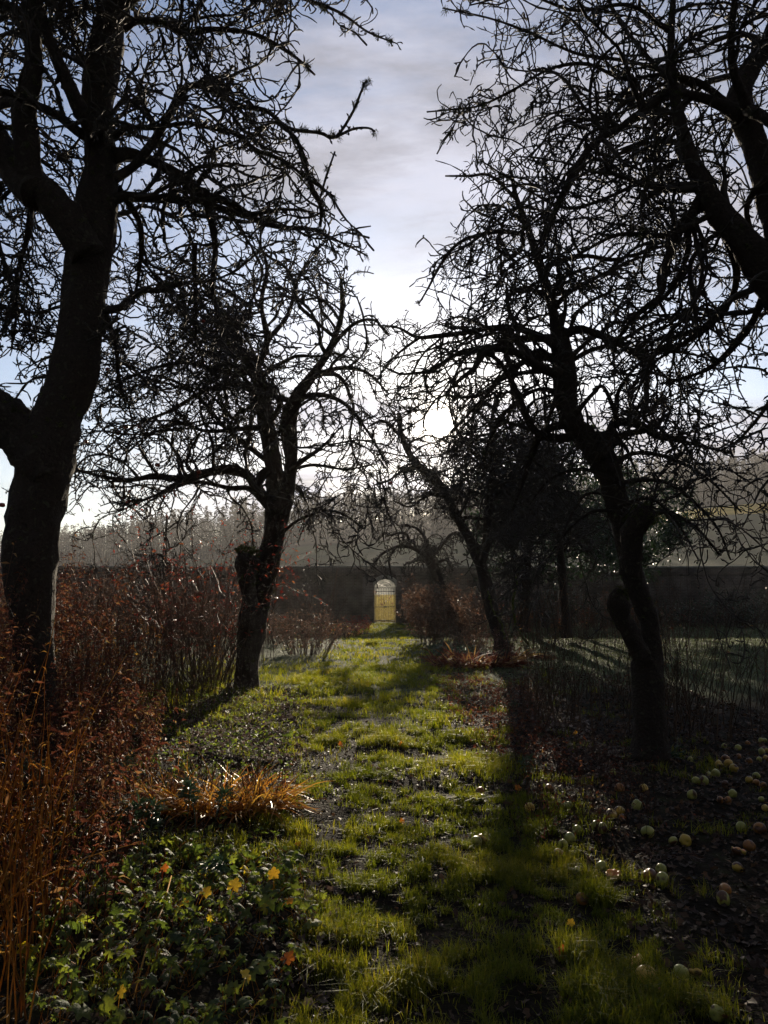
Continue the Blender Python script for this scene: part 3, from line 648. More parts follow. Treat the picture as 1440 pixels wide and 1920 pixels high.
# --- further trees
D_Y = 22.0
D_tr = [full([(944, 1222, 34), (930, 1170, 27), (915, 1110, 25), (902, 1060, 25), (896, 1040, 28), (880, 1010, 20), (855, 965, 20), (836, 925, 17), (805, 892, 17), (775, 862, 13), (755, 822, 10), (748, 775, 8)], 0, 0.5),
        full([(902, 1055, 22), (913, 1010, 18), (916, 950, 14), (925, 880, 12), (922, 800, 9), (930, 740, 5)], 0.1, -0.4)]
D_li = [full([(836, 925, 8), (800, 930, 6), (770, 950, 4), (740, 940, 3)], 0, -1), full([(790, 875, 8), (760, 880, 6), (730, 900, 4), (700, 910, 3)], 0.3, 1),
        full([(755, 822, 7), (720, 790, 6), (690, 800, 3)], 0.5, 0), full([(916, 950, 8), (950, 900, 7), (980, 850, 5), (1000, 800, 3)], 0, 1),
        full([(920, 880, 8), (880, 840, 7), (850, 790, 5), (840, 730, 3)], 0, -1), full([(925, 900, 7), (960, 930, 6), (1000, 960, 4), (1030, 1010, 3)], 0, -1),
        full([(922, 800, 6), (890, 760, 5), (880, 710, 3)], 0, 0.5), full([(860, 970, 7), (880, 920, 5), (870, 860, 3)], 0, 0.8)]
apple_tree(53, D_Y, (944, 1216), D_tr, D_li, 'leaning apple tree behind, its limb reaching left below the sun', 'old apple trees in the orchard', lambda x, y: (x > 700) & clear_sun(x, y) & (y < np.interp(x, [700, 780, 850, 900, 1000], [905, 985, 1010, 1060, 1080])), dens=(1.9, 0.8, 0.55, 1), autol=12, twig=2.4, moss=0, droop=0.03, s=1.35, len2=(0.7, 1.9))

E_Y = 27.0
E_tr = [full([(872, 1200, 30), (858, 1160, 24), (838, 1120, 20), (820, 1080, 19), (806, 1050, 20), (795, 1035, 14)], 0, 0)]
E_li = [full([(806, 1052, 11), (780, 1030, 9), (750, 1024, 7), (715, 1040, 5), (690, 1075, 3)], 0, -0.5), full([(800, 1045, 10), (800, 1015, 7), (780, 990, 5), (745, 985, 3)], 0, 0.8),
        full([(806, 1050, 9), (830, 1020, 7), (850, 1000, 5), (870, 1010, 3)], 0, 0.5), full([(770, 1026, 7), (760, 1000, 5), (725, 1005, 3)], 0, -1), full([(812, 1062, 8), (835, 1050, 5), (850, 1070, 3)], 0, -0.6),
        full([(740, 1028, 6), (730, 1050, 4), (735, 1085, 3)], -0.2, 0.3)]
apple_tree(59, E_Y, (872, 1196), E_tr, E_li, 'small weeping apple tree arching over the garden gate', 'old apple trees in the orchard', lambda x, y: ~((y > 1082) & (x > 700) & (x < 746)) & (y > 950), dens=(3.0, 1.3, 0.7, 1), autol=3, twig=1.9, moss=0, droop=0.10, s=0.72, len2=(0.7, 1.5))

def bare_tree(seed, Yt, px, base_y, top_y, spread, label, dens=1.0, lean=0, cat='tree', twig=1.5, name='apple_tree', group='old apple trees in the orchard', s=1.0, droop=0.03, w=20):
    rng = np.random.default_rng(seed)
    fork = base_y + (top_y - base_y) * 0.42
    tr = [full([(px, base_y + 6, w * 1.3), (px + lean * 0.2, (base_y * 2 + fork) / 3, w), (px + lean * 0.6, fork, w * 0.9), (px + lean, (fork + top_y) / 2, w * 0.5), (px + lean * 1.3, top_y, w * 0.15)], 0, rng.uniform(-.5, .5))]
    li = []
    for k in range(7):
        a = rng.uniform(-1, 1); t = rng.uniform(0.35, 0.8); y0 = base_y + (top_y - base_y) * t; x0 = px + lean * t
        li.append(full([(x0, y0, w * 0.45), (x0 + a * spread * 0.4, y0 - spread * 0.25, w * 0.35), (x0 + a * spread * 0.8, y0 - spread * rng.uniform(0, 0.4), w * 0.25), (x0 + a * spread, y0 + spread * rng.uniform(-.4, .3), w * 0.12)], 0, rng.uniform(-2, 2)))
    return apple_tree(seed, Yt, (px, base_y), tr, li, label, group, clear_sun, dens=(1.4 * dens, 0.85 * dens, 0.4 * dens, 1), autol=5, twig=twig, moss=0, droop=droop, s=s, name=name)
bare_tree(67, 25.0, 1062, 1190, 800, 90, 'slender apple tree in the dark thicket right of the leaning tree', 1.1, -20, s=1.5, twig=2.2, w=16)
bare_tree(71, 30.0, 980, 1178, 850, 70, 'ivy clad apple tree in front of the wall, right of the bushy hydrangea', 1.1, 15, s=1.5, twig=2.4, w=22)
bare_tree(73, 28.0, 300, 1185, 960, 70, 'low bare apple tree against the wall at the far left', 0.8, 10, s=1.0, twig=2.0, w=14)

# evergreen mass behind on the right
def leafy_tree(seed, base, crown_c, crown_r, nleaf, mat, leafsize, label, name, cat, trunk_r=0.12, group=None):
    rng = np.random.default_rng(seed); b = np.array(base, float); root = empty(name, b); tag(root, label, cat, group)
    c = np.array(crown_c, float) - b; r = np.array(crown_r)
    p = np.array([[0, 0, -0.1], [c[0] * .3, c[1] * .3, c[2] * .4], [c[0] * .8, c[1] * .8, c[2] * .8], [c[0], c[1], c[2] + r[2] * .6]])
    q = spline(np.c_[p, [trunk_r, trunk_r * .85, trunk_r * .6, trunk_r * .15]], 20)
    v, fs = tubes(q[None, :, :3], q[None, :, 3], 10); MB().add(v, fs).build('trunk', M_bark, root, True)
    src = np.repeat(q[None, 8:, :3], 1, 0); srcr = q[None, 8:, 3]
    pos, d, rr, t, bb = spawn(rng, src, srcr, 16, 0, 1, 0.2)
    L = rng.uniform(0.5, 1.0, len(pos)) * r.mean() * 1.0
    a = grow(rng, pos, d, L, 10, 0.15, (0, 0, -1), 0.02)
    ra = taper(rng, np.clip(rr * .6, .01, .06), np.full(len(pos), .006), 10, .2)
    v, fs = tubes(a, ra, 5); MB().add(v, fs).build('limbs', M_bark, root, True)
    # foliage in clumps along boughs and over the outside
    nc = max(24, nleaf // 150); u = unit(rng.normal(size=(nc, 3))); rad = rng.uniform(0.45, 1.0, nc) ** 0.6
    cc = c + u * rad[:, None] * r
    k = rng.integers(0, nc, nleaf); pp = cc[k] + rng.normal(size=(nleaf, 3)) * r.mean() * 0.13
    d = unit(rng.normal(size=(nleaf, 3)) + np.array([0, 0, -.4]))
    tv, tf = leaf_t(0.55)
    v, fs, at_ = scatter(tv, tf, pp, frames(d, roll=rng.random(nleaf) * 6.28), leafsize * rng.uniform(.6, 1.3, nleaf), rng.random(nleaf))
    MB().add(v, fs, at_).build('crown', mat, root)
    return root
def leaf_t(wd=0.5, bend=0.25):
    """pointed leaf along +y: 6 verts, folded and drooping"""
    v = [(0, 0, 0), (-.5 * wd, .45, .06), (.5 * wd, .45, .06), (0, .5, -.03), (0, 1.0, -bend)]
    f = [np.array([[0, 3, 1], [0, 2, 3], [1, 3, 4], [3, 2, 4]])]
    return np.array(v), f
def G(px, py): return gp(px, py)
def mid(px, py, Y): return at(px, py, Y)
e1 = mid(1050, 945, 31)
leafy_tree(5, (e1[0], 31, 0), e1, (3.9, 2.4, 3.1), 11000, M_ever, 0.17, 'dense dark holly behind the thicket, in front of the wall', 'holly_tree', 'tree', .16)
e2 = mid(1190, 980, 34)
leafy_tree(6, (e2[0], 34, 0), e2, (2.4, 1.8, 2.3), 8000, M_ever, 0.17, 'round dark evergreen behind the crooked apple trunk, by the wall', 'holly_tree', 'tree', .13)

# ------------------------------------------------------------------ garden wall and gate
GX = at(722, 1168, WALL_Y)[0]
def prism(mb, outline, y0, y1, a=0.5):
    """outline (x,z) counter-clockwise seen from -y, extruded from y0 to y1"""
    n = len(outline); v = [(x, y0, z) for x, z in outline] + [(x, y1, z) for x, z in outline]
    i = np.arange(n); j = (i + 1) % n
    mb.add(v, [np.arange(n)[None], np.arange(n, 2 * n)[::-1][None], np.stack([j, i, i + n, j + n], -1)], a)
def box(mb, x0, x1, y0, y1, z0, z1, a=0.5): prism(mb, [(x0, z0), (x1, z0), (x1, z1), (x0, z1)], y0, y1, a)
wall = empty('garden_wall', (GX, WALL_Y, 0))
tag(wall, 'long dark brick garden wall with an arched gateway, across the end of the path', 'wall')
WH = 2.86; hw = 0.54; sp0 = 1.86; ri = 0.42
arch = [(hw * math.cos(t), sp0 + ri * math.sin(t)) for t in np.linspace(math.pi, 0, 15)]
mb = MB(); TH = 0.45
prism(mb, [(-34, -0.3), (-hw, -0.3)] + arch + [(hw, -0.3), (34, -0.3), (34, WH), (-34, WH)], 0, TH)
mb.build('masonry', M_brick, wall)
mb = MB()
for k in range(-17, 17):
    dz = R.uniform(-.012, .012)
    box(mb, k * 2 + .006, k * 2 + 1.994, -.07, TH + .07, WH + .002 + dz, WH + .09 + dz)
mb.build('coping', M_stone, wall)
for sx in (-1, 1):
    mb = MB(); xa, xb = sorted((sx * (hw + .06), sx * (hw + .62)))
    box(mb, xa, xb, -.12, -.003, -.3, WH - .35); box(mb, xa - .04, xb + .04, -.16, -.121, WH - .5, WH - .33)
    mb.build('pier', M_brick, wall)
mb = MB()
ts = np.linspace(math.pi, 0, 16)
for a, b in zip(ts[:-1], ts[1:]):
    b2 = b + 0.012
    o_ = [(hw * math.cos(a), sp0 + ri * math.sin(a)), (hw * math.cos(b2), sp0 + ri * math.sin(b2)), ((hw + .2) * math.cos(b2), sp0 + (ri + .2) * math.sin(b2)), ((hw + .2) * math.cos(a), sp0 + (ri + .2) * math.sin(a))]
    prism(mb, o_, -.02, -.002)
mb.build('arch_ring', M_stone, wall)

gate = empty('garden_gate', (GX, WALL_Y + .2, 0))
tag(gate, 'iron bar gate with a sunburst fanlight in the arched opening of the wall', 'gate')
mb = MB()
box(mb, -.52, -.485, -.02, .02, .02, sp0); box(mb, .485, .52, -.02, .02, .02, sp0)
for z, h in ((.12, .035), (.82, .03), (1.62, .03), (1.80, .035)): box(mb, -.484, .484, -.012, .012, z, z + h)
gfr = mb.build('frame', M_iron, gate)
for i in range(11):
    x = -.44 + .088 * i; mb = MB()
    v, fs = tubes(np.array([[(x, 0, .03), (x, 0, .8), (x, 0, 1.79)]]), np.full((1, 3), .012), 6); mb.add(v, fs); mb.build('bar', M_iron, gate)
for i in range(10):
    x = -.396 + .088 * i; mb = MB()
    v, fs = tubes(np.array([[(x, 0, .03), (x, 0, .95), (x, 0, 1.02)]]), np.array([[.007, .007, .001]]), 6); mb.add(v, fs); mb.build('dog_bar', M_iron, gate)
mb = MB(); box(mb, -.09, .09, -.03, .03, .80, .87); mb.build('latch', M_iron, gfr)
fan = MB()
for t in np.linspace(0.06, math.pi - 0.06, 17):
    c, s_ = math.cos(t), math.sin(t)
    v, fs = tubes(np.array([[(.07 * c, 0, sp0 + .02 + .06 * s_), (.5 * c, 0, sp0 + .02 + .385 * s_)]]), np.full((1, 2), .006), 5); fan.add(v, fs)
for rr, rz in ((.07, .06), (.3, .23), (.5, .385)):
    tt = np.linspace(0, math.pi, 20)
    v, fs = tubes(np.stack([rr * np.cos(tt), tt * 0, sp0 + .02 + rz * np.sin(tt)], -1)[None], np.full((1, 20), .008), 5); fan.add(v, fs)
fan.build('fanlight', M_iron, gate)

# ------------------------------------------------------------------ woodland on the hill
rng = np.random.default_rng(3)
def far_tree(mb, x, y, h, kind, n, rng):
    z = float(ground_z(x, y)) - 0.3
    u = rng.random(n)
    if kind == 0:      # spruce
        t = u ** 0.8; rad = (1 - t) * h * 0.19 * (0.45 + 0.55 * ((t * 9) % 1)) + 0.1
        zz = z + h * (0.06 + 0.94 * t)
    elif kind == 1:    # bare round broadleaf
        t = u; rad = h * 0.30 * np.sqrt(np.clip(1 - ((t - .6) / .42) ** 2, 0.02, 1)) * rng.random(n) ** 0.4; zz = z + h * (0.1 + .9 * t)
    else:              # sparse larch
        t = u; rad = (1 - t) * h * 0.14 * (0.3 + 0.7 * ((t * 12) % 1)) * rng.random(n) ** .5; zz = z + h * (0.2 + .8 * t)
    a = rng.random(n) * 6.283
    c = np.stack([x + rad * np.cos(a), y + rad * np.sin(a), zz], -1)
    s_ = h * (0.055 if kind == 0 else 0.04)
    d = unit(np.stack([np.cos(a), np.sin(a), rng.normal(size=n) * .4 - (.3 if kind == 0 else -.5)], -1)) * s_ * rng.uniform(.7, 1.8, (n, 1))
    p2 = c + d; p3 = c + rng.normal(size=(n, 3)) * s_ * (.6 if kind == 0 else .32)
    v = np.stack([c, p2, p3], 1).reshape(-1, 3); f = np.arange(3 * n).reshape(n, 3)
    mb.add(v, [f], np.repeat(rng.random(n) * .3 + (.05 if kind == 0 else (.75 if kind == 2 else .45)) + rng.random() * .2, 3))
    v, fs = tubes(np.array([[(x, y, z - 1), (x, y, z + h * .55), (x, y, z + h)]]), np.array([[h * .009, h * .006, .02]]), 4); mb.add(v, fs, .2)
wood = MB()
cnt = 0
for k in range(9000):
    y = rng.uniform(200, 345); x = rng.uniform(-.62, .68) * y
    u = x / y
    cl = vnoise(x * .02, y * .02, 9)
    if y < 205 + 12 * cl and u < 0.1 and u > -.12: continue
    kind = 0 if vnoise(x * .03, y * .03, 12) > (.58 if abs(u + .02) < .2 else (.5 if u > .3 else .66)) else (1 if rng.random() < .7 else 2)
    h = rng.uniform(9, 12) * (1.15 if kind == 0 else 1) * (.75 + .5 * vnoise(x * .05, y * .05, 15))
    near = y > 290
    far_tree(wood, x, y, h, kind, 110 if kind == 0 else 110, rng); cnt += 1
    if cnt > 2600: break
o = wood.build('woodland', M_wood); tag(o, 'hazy wooded hillside beyond the garden wall', 'woodland', kind='stuff')
sky_line = [(322, 972, 'tall pointed larch on the left skyline of the hill'), (352, 962, 'thin larch between two taller ones on the left skyline'), (387, 948, 'tallest pointed conifer on the left skyline'),
            (440, 935, 'broad dark spruce where the left skyline steps up'), (458, 932, 'dark spruce beside the broad one at the step of the skyline'), (655, 903, 'dark pine on the skyline left of the sun'), (1372, 850, 'pointed spruce on the right skyline'), (1412, 842, 'tall spruce near the right end of the skyline')]
for i, (px, py, lb) in enumerate(sky_line):
    Yt = 300.0; top = at(px, py, Yt); g = float(ground_z(top[0], Yt)); mb = MB()
    h = max(top[2] - g, 12.0)
    far_tree(mb, top[0], Yt, h, 2 if i in (0, 1, 2) else 0, 420, np.random.default_rng(90 + i))
    o = mb.build('conifer', M_wood, origin=(top[0], Yt, g)); tag(o, lb, 'tree', 'conifers standing out on the skyline')

# ------------------------------------------------------------------ grass
rng = np.random.default_rng(17)
def blades(n_try, region_fn, density_fn, h_rng, w, name, label, mat=M_grass, seed=1, lean=0.5, kind='stuff', vr=(0.0, 1.0)):
    pass
def make_blades(x, y, h, wd, rng, lean=0.55, vbias=0.0):
    n = len(x); z = ground_z(x, y) - 0.004
    a = rng.random(n) * 6.283; d = np.stack([np.cos(a), np.sin(a), np.zeros(n)], -1)
    side = np.stack([-np.sin(a + rng.normal(size=n) * .8), np.cos(a), np.zeros(n)], -1); side = unit(side)
    ln = np.abs(rng.normal(size=n)) * lean + 0.1
    base = np.stack([x, y, z], -1)
    up = np.array([0, 0, 1.0])
    m = base + up * (h * .55)[:, None] + d * (h * ln * .35)[:, None]
    tip = base + up * (h * (1 - 0.25 * np.minimum(ln, 1.5)))[:, None] + d * (h * ln)[:, None]
    hw_ = (wd * .5)[:, None]
    v = np.stack([base - side * hw_, base + side * hw_, m + side * hw_ * .85, m - side * hw_ * .85, tip], 1).reshape(-1, 3)
    o_ = (np.arange(n) * 5)[:, None]
    q = np.array([[0, 1, 2, 3]]) + o_; t = np.array([[3, 2, 4]]) + o_
    return v, [q, t]
def path_mask(x, y):
    cx = np.interp(y, [2, 4, 7, 12, 18, 26, 40], [0.42, 0.42, 0.22, -.25, -.2, -.05, 0.05])
    hwid = np.interp(y, [2, 4, 7, 12, 18, 26, 36, 40], [.95, .98, 1.05, 1.3, 1.4, 1.25, 1.0, .7])
    e = (np.abs(x - cx) + (vnoise(x * 2.5, y * 2.5, 21) - .5) * .5) / hwid
    return np.clip((1.15 - e) / .3, 0, 1)
def grass_density(x, y):
    pm = path_mask(x, y)
    tuft = vnoise(x * 5.5, y * 5.5, 31) * .5 + vnoise(x * 13, y * 13, 32) * .5
    pt = pm * np.clip((tuft - .43) * 7, 0.02, 1) * np.clip((vnoise(x * 2.1, y * 2.1, 61) - .22) * 4.5, .05, 1)
    lawn = 0 * np.clip((x - 1.9) / .6, 0, 1) * np.clip((y - 12.5 - 2 * vnoise(x, y, 3)) / 2, 0, 1) * .8
    lefty = np.clip((-1.2 - x) / .5, 0, 1) * np.clip((y - 9) / 2, 0, 1) * np.clip((20 - y) / 4, 0, 1) * .35 * (tuft > .5)
    strag = (vnoise(x * 3, y * 3, 33) > .66) * .25 * (np.abs(x) < 3.4) * (tuft > .55)
    return np.clip(np.maximum.reduce([pt, lawn, lefty, strag]), 0, 1), tuft
gm = MB()
for (x0, x1, y0, y1, n, h0, h1, w0, w1) in ((-1.6, 2.2, 2.6, 5.2, 190000, .022, .078, .0022, .0048), (-2.4, 3.6, 5.2, 9, 180000, .024, .088, .003, .0062), (-4, 5, 9, 17, 170000, .035, .11, .005, .010), (-5, 12, 17, 39.8, 150000, .04, .10, .010, .022)):
    x = rng.uniform(x0, x1, n); y = rng.uniform(y0, y1, n)
    d, tf_ = grass_density(x, y); ok = rng.random(n) < d; x, y, tf2 = x[ok], y[ok], tf_[ok]
    big = vnoise(x * 1.7, y * 1.7, 35)
    h = rng.uniform(h0, h1, len(x)) * (0.5 + 1.1 * tf2) * (.6 + .8 * big)
    v, fs = make_blades(x, y, h, rng.uniform(w0, w1, len(x)), rng, .75)
    gm.add(v, fs, np.repeat(np.clip(rng.normal(.5, .2, len(x)) + (big - .5) * .5, 0, 1), 5))
x = rng.uniform(1.5, 16, 110000); y = rng.uniform(12, 39.8, 110000)
ld = np.clip((x - 1.7) / .6, 0, 1) * np.clip((y - 12.5 - 2 * vnoise(x, y, 3)) / 2, 0, 1) * (.35 + .65 * vnoise(x * 1.5, y * 1.5, 41)); ok = rng.random(len(x)) < ld; x, y = x[ok], y[ok]
v, fs = make_blades(x, y, rng.uniform(.03, .08, len(x)), rng.uniform(.01, .02, len(x)), rng, .9)
lo_ = MB().add(v, fs, np.repeat(rng.random(len(x)), 5)).build('lawn_grass', M_lawn); tag(lo_, 'dull frosted grass of the lawn beyond the crooked apple tree', 'grass', kind='stuff')
gv = gm.build('grass', M_grass); tag(gv, 'short tufted grass of the path and lawn', 'grass', kind='stuff')

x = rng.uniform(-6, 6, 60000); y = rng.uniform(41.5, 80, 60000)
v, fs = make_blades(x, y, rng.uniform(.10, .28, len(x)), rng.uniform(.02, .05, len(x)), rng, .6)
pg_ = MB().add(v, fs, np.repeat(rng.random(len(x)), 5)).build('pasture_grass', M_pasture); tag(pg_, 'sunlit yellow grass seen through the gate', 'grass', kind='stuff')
# countable coarse tussocks on the path
def tussock(x, y, r, h, n, label, mat, seed, vb=0.4, w=.006, name='grass_tussock', cat='grass tussock', lean=.9, group=None):
    rg = np.random.default_rng(seed); a = rg.random(n) * 6.283; q = np.sqrt(rg.random(n)) * r
    xx, yy = x + q * np.cos(a) * .55, y + q * np.sin(a) * .55
    v, fs = make_blades(xx, yy, rg.uniform(.5, 1, n) * h, np.full(n, w) * rg.uniform(.6, 1.3, n), rg, lean)
    b = (x, y, float(ground_z(x, y)))
    o = MB().add(v, fs, np.repeat(np.clip(rg.normal(vb, .18, n), 0, 1), 5)).build(name, mat, origin=b)
    return tag(o, label, cat, group)
for i, (px, py, r, h, lb) in enumerate([(697, 1209, .35, .22, 'dark grass tussock in the middle of the path, nearest to the gate'), (755, 1188, .3, .2, 'small pale tussock on the right of the path by the gate'),
        (1090, 1790, .22, .14, 'lush grass tussock at the bottom right edge of the path'), (1120, 1690, .16, .15, 'broad bladed tussock on the right edge, above the red leaf'), (1100, 1860, .2, .12, 'thick grass tussock at the bottom of the picture beside the apples'),
        (1010, 1560, .2, .12, 'grass tussock just left of the three green apples'), (460, 1610, .16, .1, 'sunlit grass tussock below the orange clump'), (880, 1500, .2, .1, 'yellowish grass tussock left of the two apples in the middle of the path'),
        (640, 1600, .18, .09, 'bright grass tussock on the left edge of the path'), (880, 1380, .3, .12, 'bright sunlit tussock halfway down the right edge of the path')]):
    p = G(px, py); tussock(p[0], p[1], r, h, 420, lb, M_grass, 200 + i, .55, .005 if p[1] < 6 else .011, group='coarse tussocks in the path')

# ------------------------------------------------------------------ leaf litter
star = []
for k in range(10):
    a = k * 2 * math.pi / 10; r_ = (0.5, .30)[k % 2] * (1 + .25 * math.sin(k * 2.1))
    star.append((r_ * math.cos(a), r_ * math.sin(a), .10 * math.sin(k * 1.7) + (.08 if k % 2 == 0 else 0)))
STAR = np.array([(0, 0, 0)] + star); STARF = [np.array([[0, 1 + k, 1 + (k + 1) % 10] for k in range(10)])]
def flat_rot(n, rng, tilt=.5):
    nrm = unit(np.c_[rng.normal(size=(n, 2)) * tilt, np.ones(n)])
    a = rng.random(n) * 6.283; f = np.c_[np.cos(a), np.sin(a), np.zeros(n)]; f = unit(f - nrm * (f * nrm).sum(1, keepdims=True))
    return np.stack([np.cross(f, nrm), f, nrm], -1)
def litter(poly, n, s0, s1, rng, tilt=.55, leaf='star', up=.012):
    p = sample_poly(poly, n, rng); z = ground_z(p[:, 0], p[:, 1]) + rng.random(n) * up + .004
    pos = np.c_[p, z]
    tv, tf = (STAR, STARF) if leaf == 'star' else leaf_t(.55, .15)
    return scatter(tv, tf, pos, flat_rot(n, rng, tilt), rng.uniform(s0, s1, n), rng.random(n) ** 1.3)
lm = MB()
right_near = [(.95, 2.4), (4.5, 2.4), (6.5, 9.5), (1.2, 9.5), (.9, 6), (1.1, 3.6)]
for poly, n, s0, s1 in ((right_near, 14000, .022, .06), ([(-.55, 2.6), (.95, 2.6), (1.1, 9), (-1.2, 9)], 3200, .018, .05), ([(.7, 9), (5, 9), (5, 14), (.9, 20), (.6, 14)], 6000, .03, .08),
        ([(-4, 3), (-.4, 3), (-.9, 9), (-5, 9)], 6000, .02, .06), ([(-5, 9), (-1.0, 8.5), (-1.2, 13), (-6, 14)], 6500, .03, .07), ([(-1, 9), (1, 9), (1, 39), (-1, 39)], 900, .03, .07)):
    for lf, fr in (('star', .6), ('leaf', .4)):
        v, fs, a = litter(poly, int(n * fr), s0, s1, rng, .5, lf); lm.add(v, fs, a)
o = lm.build('leaf_litter', M_litter); tag(o, 'wet brown fallen leaves covering the ground', 'leaf litter', kind='stuff')

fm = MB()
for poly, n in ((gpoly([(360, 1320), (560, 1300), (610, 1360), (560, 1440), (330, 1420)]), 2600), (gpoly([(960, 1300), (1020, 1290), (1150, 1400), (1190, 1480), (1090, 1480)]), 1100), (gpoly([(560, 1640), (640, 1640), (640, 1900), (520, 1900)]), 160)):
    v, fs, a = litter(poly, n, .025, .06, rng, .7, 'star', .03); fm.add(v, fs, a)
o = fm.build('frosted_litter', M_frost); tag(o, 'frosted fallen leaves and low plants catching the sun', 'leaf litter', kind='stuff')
# ------------------------------------------------------------------ bed plants
def stems(rng, poly, n, h0, h1, r, name, label, mats, leaves=0, lsize=.04, lean=.12, top=None, hfun=None, fork=0, kseg=6, vbias=(0, 1), lw=.35, lt=(.2, 1.0), pts_in=None, kind='stuff', cat='plants', root=None, droop=.8, group=None):
    p = sample_poly(poly, n, rng) if pts_in is None else pts_in
    n = len(p); h = rng.uniform(h0, h1, n)
    if hfun is not None: h = h * hfun(p[:, 0], p[:, 1])
    z = ground_z(p[:, 0], p[:, 1]) - .02
    P0 = np.c_[p, z]; D0 = np.c_[rng.normal(size=(n, 2)) * lean, np.ones(n)]
    a = grow(rng, P0, D0, h, kseg, .045 + lean * .2)
    ra = taper(rng, np.full(n, r), np.full(n, r * .4), kseg, .2)
    v, fs = tubes(a, ra, 3); vals = rng.uniform(*vbias, n)
    sm = MB().add(v, fs, np.repeat(vals, kseg * 3))
    if fork:
        pos, d, rr, t, b = spawn(rng, a, ra, fork, .35, 1, .9, (.3, .8))
        a2 = grow(rng, pos, d, rng.uniform(.08, .3, len(pos)), 5, .12, (0, 0, 1), .08); r2 = taper(rng, rr * .6, rr * .3, 5, .2)
        v, fs = tubes(a2, r2, 3); sm.add(v, fs, np.repeat(vals[b], 15))
    lo = MB()
    if leaves:
        src, sr = (a, ra)
        q = spawn(rng, src, sr, leaves, lt[0], lt[1], -.2, (.9, 1.5))
        pos, d, rr, t, b = q; d = unit(d + np.array([0, 0, -droop]) * rng.random((len(pos), 1)))
        tv, tf = leaf_t(lw, .35)
        v, fs, at_ = scatter(tv, tf, pos, frames(d, roll=rng.normal(size=len(pos)) * .8), lsize * rng.uniform(.5, 1.3, len(pos)), np.clip(vals[b] * .4 + rng.random(len(pos)) * .6, 0, 1))
        lo.add(v, fs, at_)
    if top:                  # seed heads: small tufts near the top
        k, sz = top; m = n * k; b = np.repeat(np.arange(n), k); tt = rng.uniform(.72, 1, m) * (kseg - 1); i = np.minimum(tt.astype(int), kseg - 2); s_ = (tt - i)[:, None]
        pos = a[b, i] * (1 - s_) + a[b, i + 1] * s_ + rng.normal(size=(m, 3)) * sz * .7
        tv, tf = leaf_t(.5, .3)
        v, fs, at_ = scatter(tv, tf, pos, frames(unit(rng.normal(size=(m, 3)) + np.array([0, 0, .6]))), sz * rng.uniform(.4, 1.1, m), rng.uniform(.3, 1, m)); lo.add(v, fs, at_)
    if lo.v:
        if root is None:
            o = sm.build(name, mats[0]); tag(o, label, cat, group, kind); l = lo.build('leaves', mats[1], o); return o
        sm.build('stems', mats[0], root); lo.build('leaves', mats[1], root); return root
    o = sm.build(name, mats[0], root); 
    if root is None: tag(o, label, cat, group, kind)
    return o
rng = np.random.default_rng(29)
# tall red-brown stems on the left, taller away from the path
def hleft(x, y):
    edge = np.interp(y, [3, 5, 7, 9], [-1.15, -1.45, -1.9, -2.5]); return np.clip(.40 + (edge - x) * .60,   .36, 1.08) * (1 + .3 * np.clip((y - 5.5) / 3, 0, 1)) * (1 - .45 * np.exp(-((x / y + .455) / .03) ** 2) * (y < 6.6)) * (.8 + .4 * vnoise(x * 2, y * 2, 4))
bedA = [(-3.2, 3.3), (-1.25, 3.6), (-1.75, 6.2), (-2.5, 8.6), (-5.6, 8.8), (-4.6, 5)]
stems(rng, bedA, 1300, 1.1, 1.6, .0032, 'willowherb_bed', 'dense red-brown dead willowherb stems filling the left border', (M_stem, M_drleaf), leaves=22, lsize=.055, top=(16, .024), hfun=hleft, fork=3.5, lw=.3)
# golden straw stems at the very front
bedG = [(-2.6, 2.8), (-1.22, 2.8), (-1.72, 4.3), (-3.4, 4.3)]
stems(rng, bedG, 420, .6, 1.25, .0044, 'straw_stems', 'golden dry stems at the bottom left corner', (M_straw, M_straw), leaves=5, lsize=.05, hfun=lambda x, y: np.clip(.5 + (-1.0 - x) * .8, .45, 1.2), lean=.16, lw=.16, fork=0)
# dark stems further back on the left
bedB = [(-6.5, 8.6), (-2.1, 8.8), (-2.2, 12.2), (-3.2, 15), (-9, 15)]
stems(rng, bedB, 1300, 1.3, 2.25, .0042, 'dead_stem_bed', 'tall thin dark dead stems in the middle of the left border', (M_cane, M_rust), leaves=4, lsize=.05, top=(8, .03), fork=1.5, lw=.3, lean=.07, hfun=lambda x, y: np.clip(.55 + (-2.0 - x) * .35, .5, 1.0))
bedB2 = [(-10, 15), (-2.7, 14.6), (-2.4, 19), (-12, 19)]
stems(rng, bedB2, 480, 1.0, 2.6, .006, 'dead_stem_bed', 'tall dead flower stems behind the middle left tree', (M_cane, M_rust), leaves=3, lsize=.07, top=(7, .045), lean=.08)
# thin canes on the right
bedC = [(1.6, 8.6), (4.6, 8.0), (8.2, 10), (7.2, 12.6), (1.9, 12.4)]
pc = sample_poly(bedC, 1500, rng); pc = pc[rng.random(len(pc)) < np.clip((vnoise(pc[:, 0] * 1.4, pc[:, 1] * 1.4, 51) - .38) * 2.2, .03, 1)]
stems(rng, bedC, 520, .6, 2.2, .0058, 'dead_cane_bed', 'thin bare dark canes standing behind the crooked apple tree', (M_cane, M_drleaf), pts_in=pc, leaves=1.5, lsize=.045, lean=.22, fork=1.3, hfun=lambda x, y: .45 + .75 * vnoise(x * 1.1, y * 1.1, 8))
bedC2 = [(2.0, 20), (9, 20), (10, 30), (2.6, 30)]
stems(rng, bedC2, 420, 1.0, 2.2, .007, 'dead_cane_bed', 'tall dark dead canes in the thicket in front of the wall on the right', (M_cane, M_drleaf), leaves=2, lsize=.07, lean=.1, fork=1)
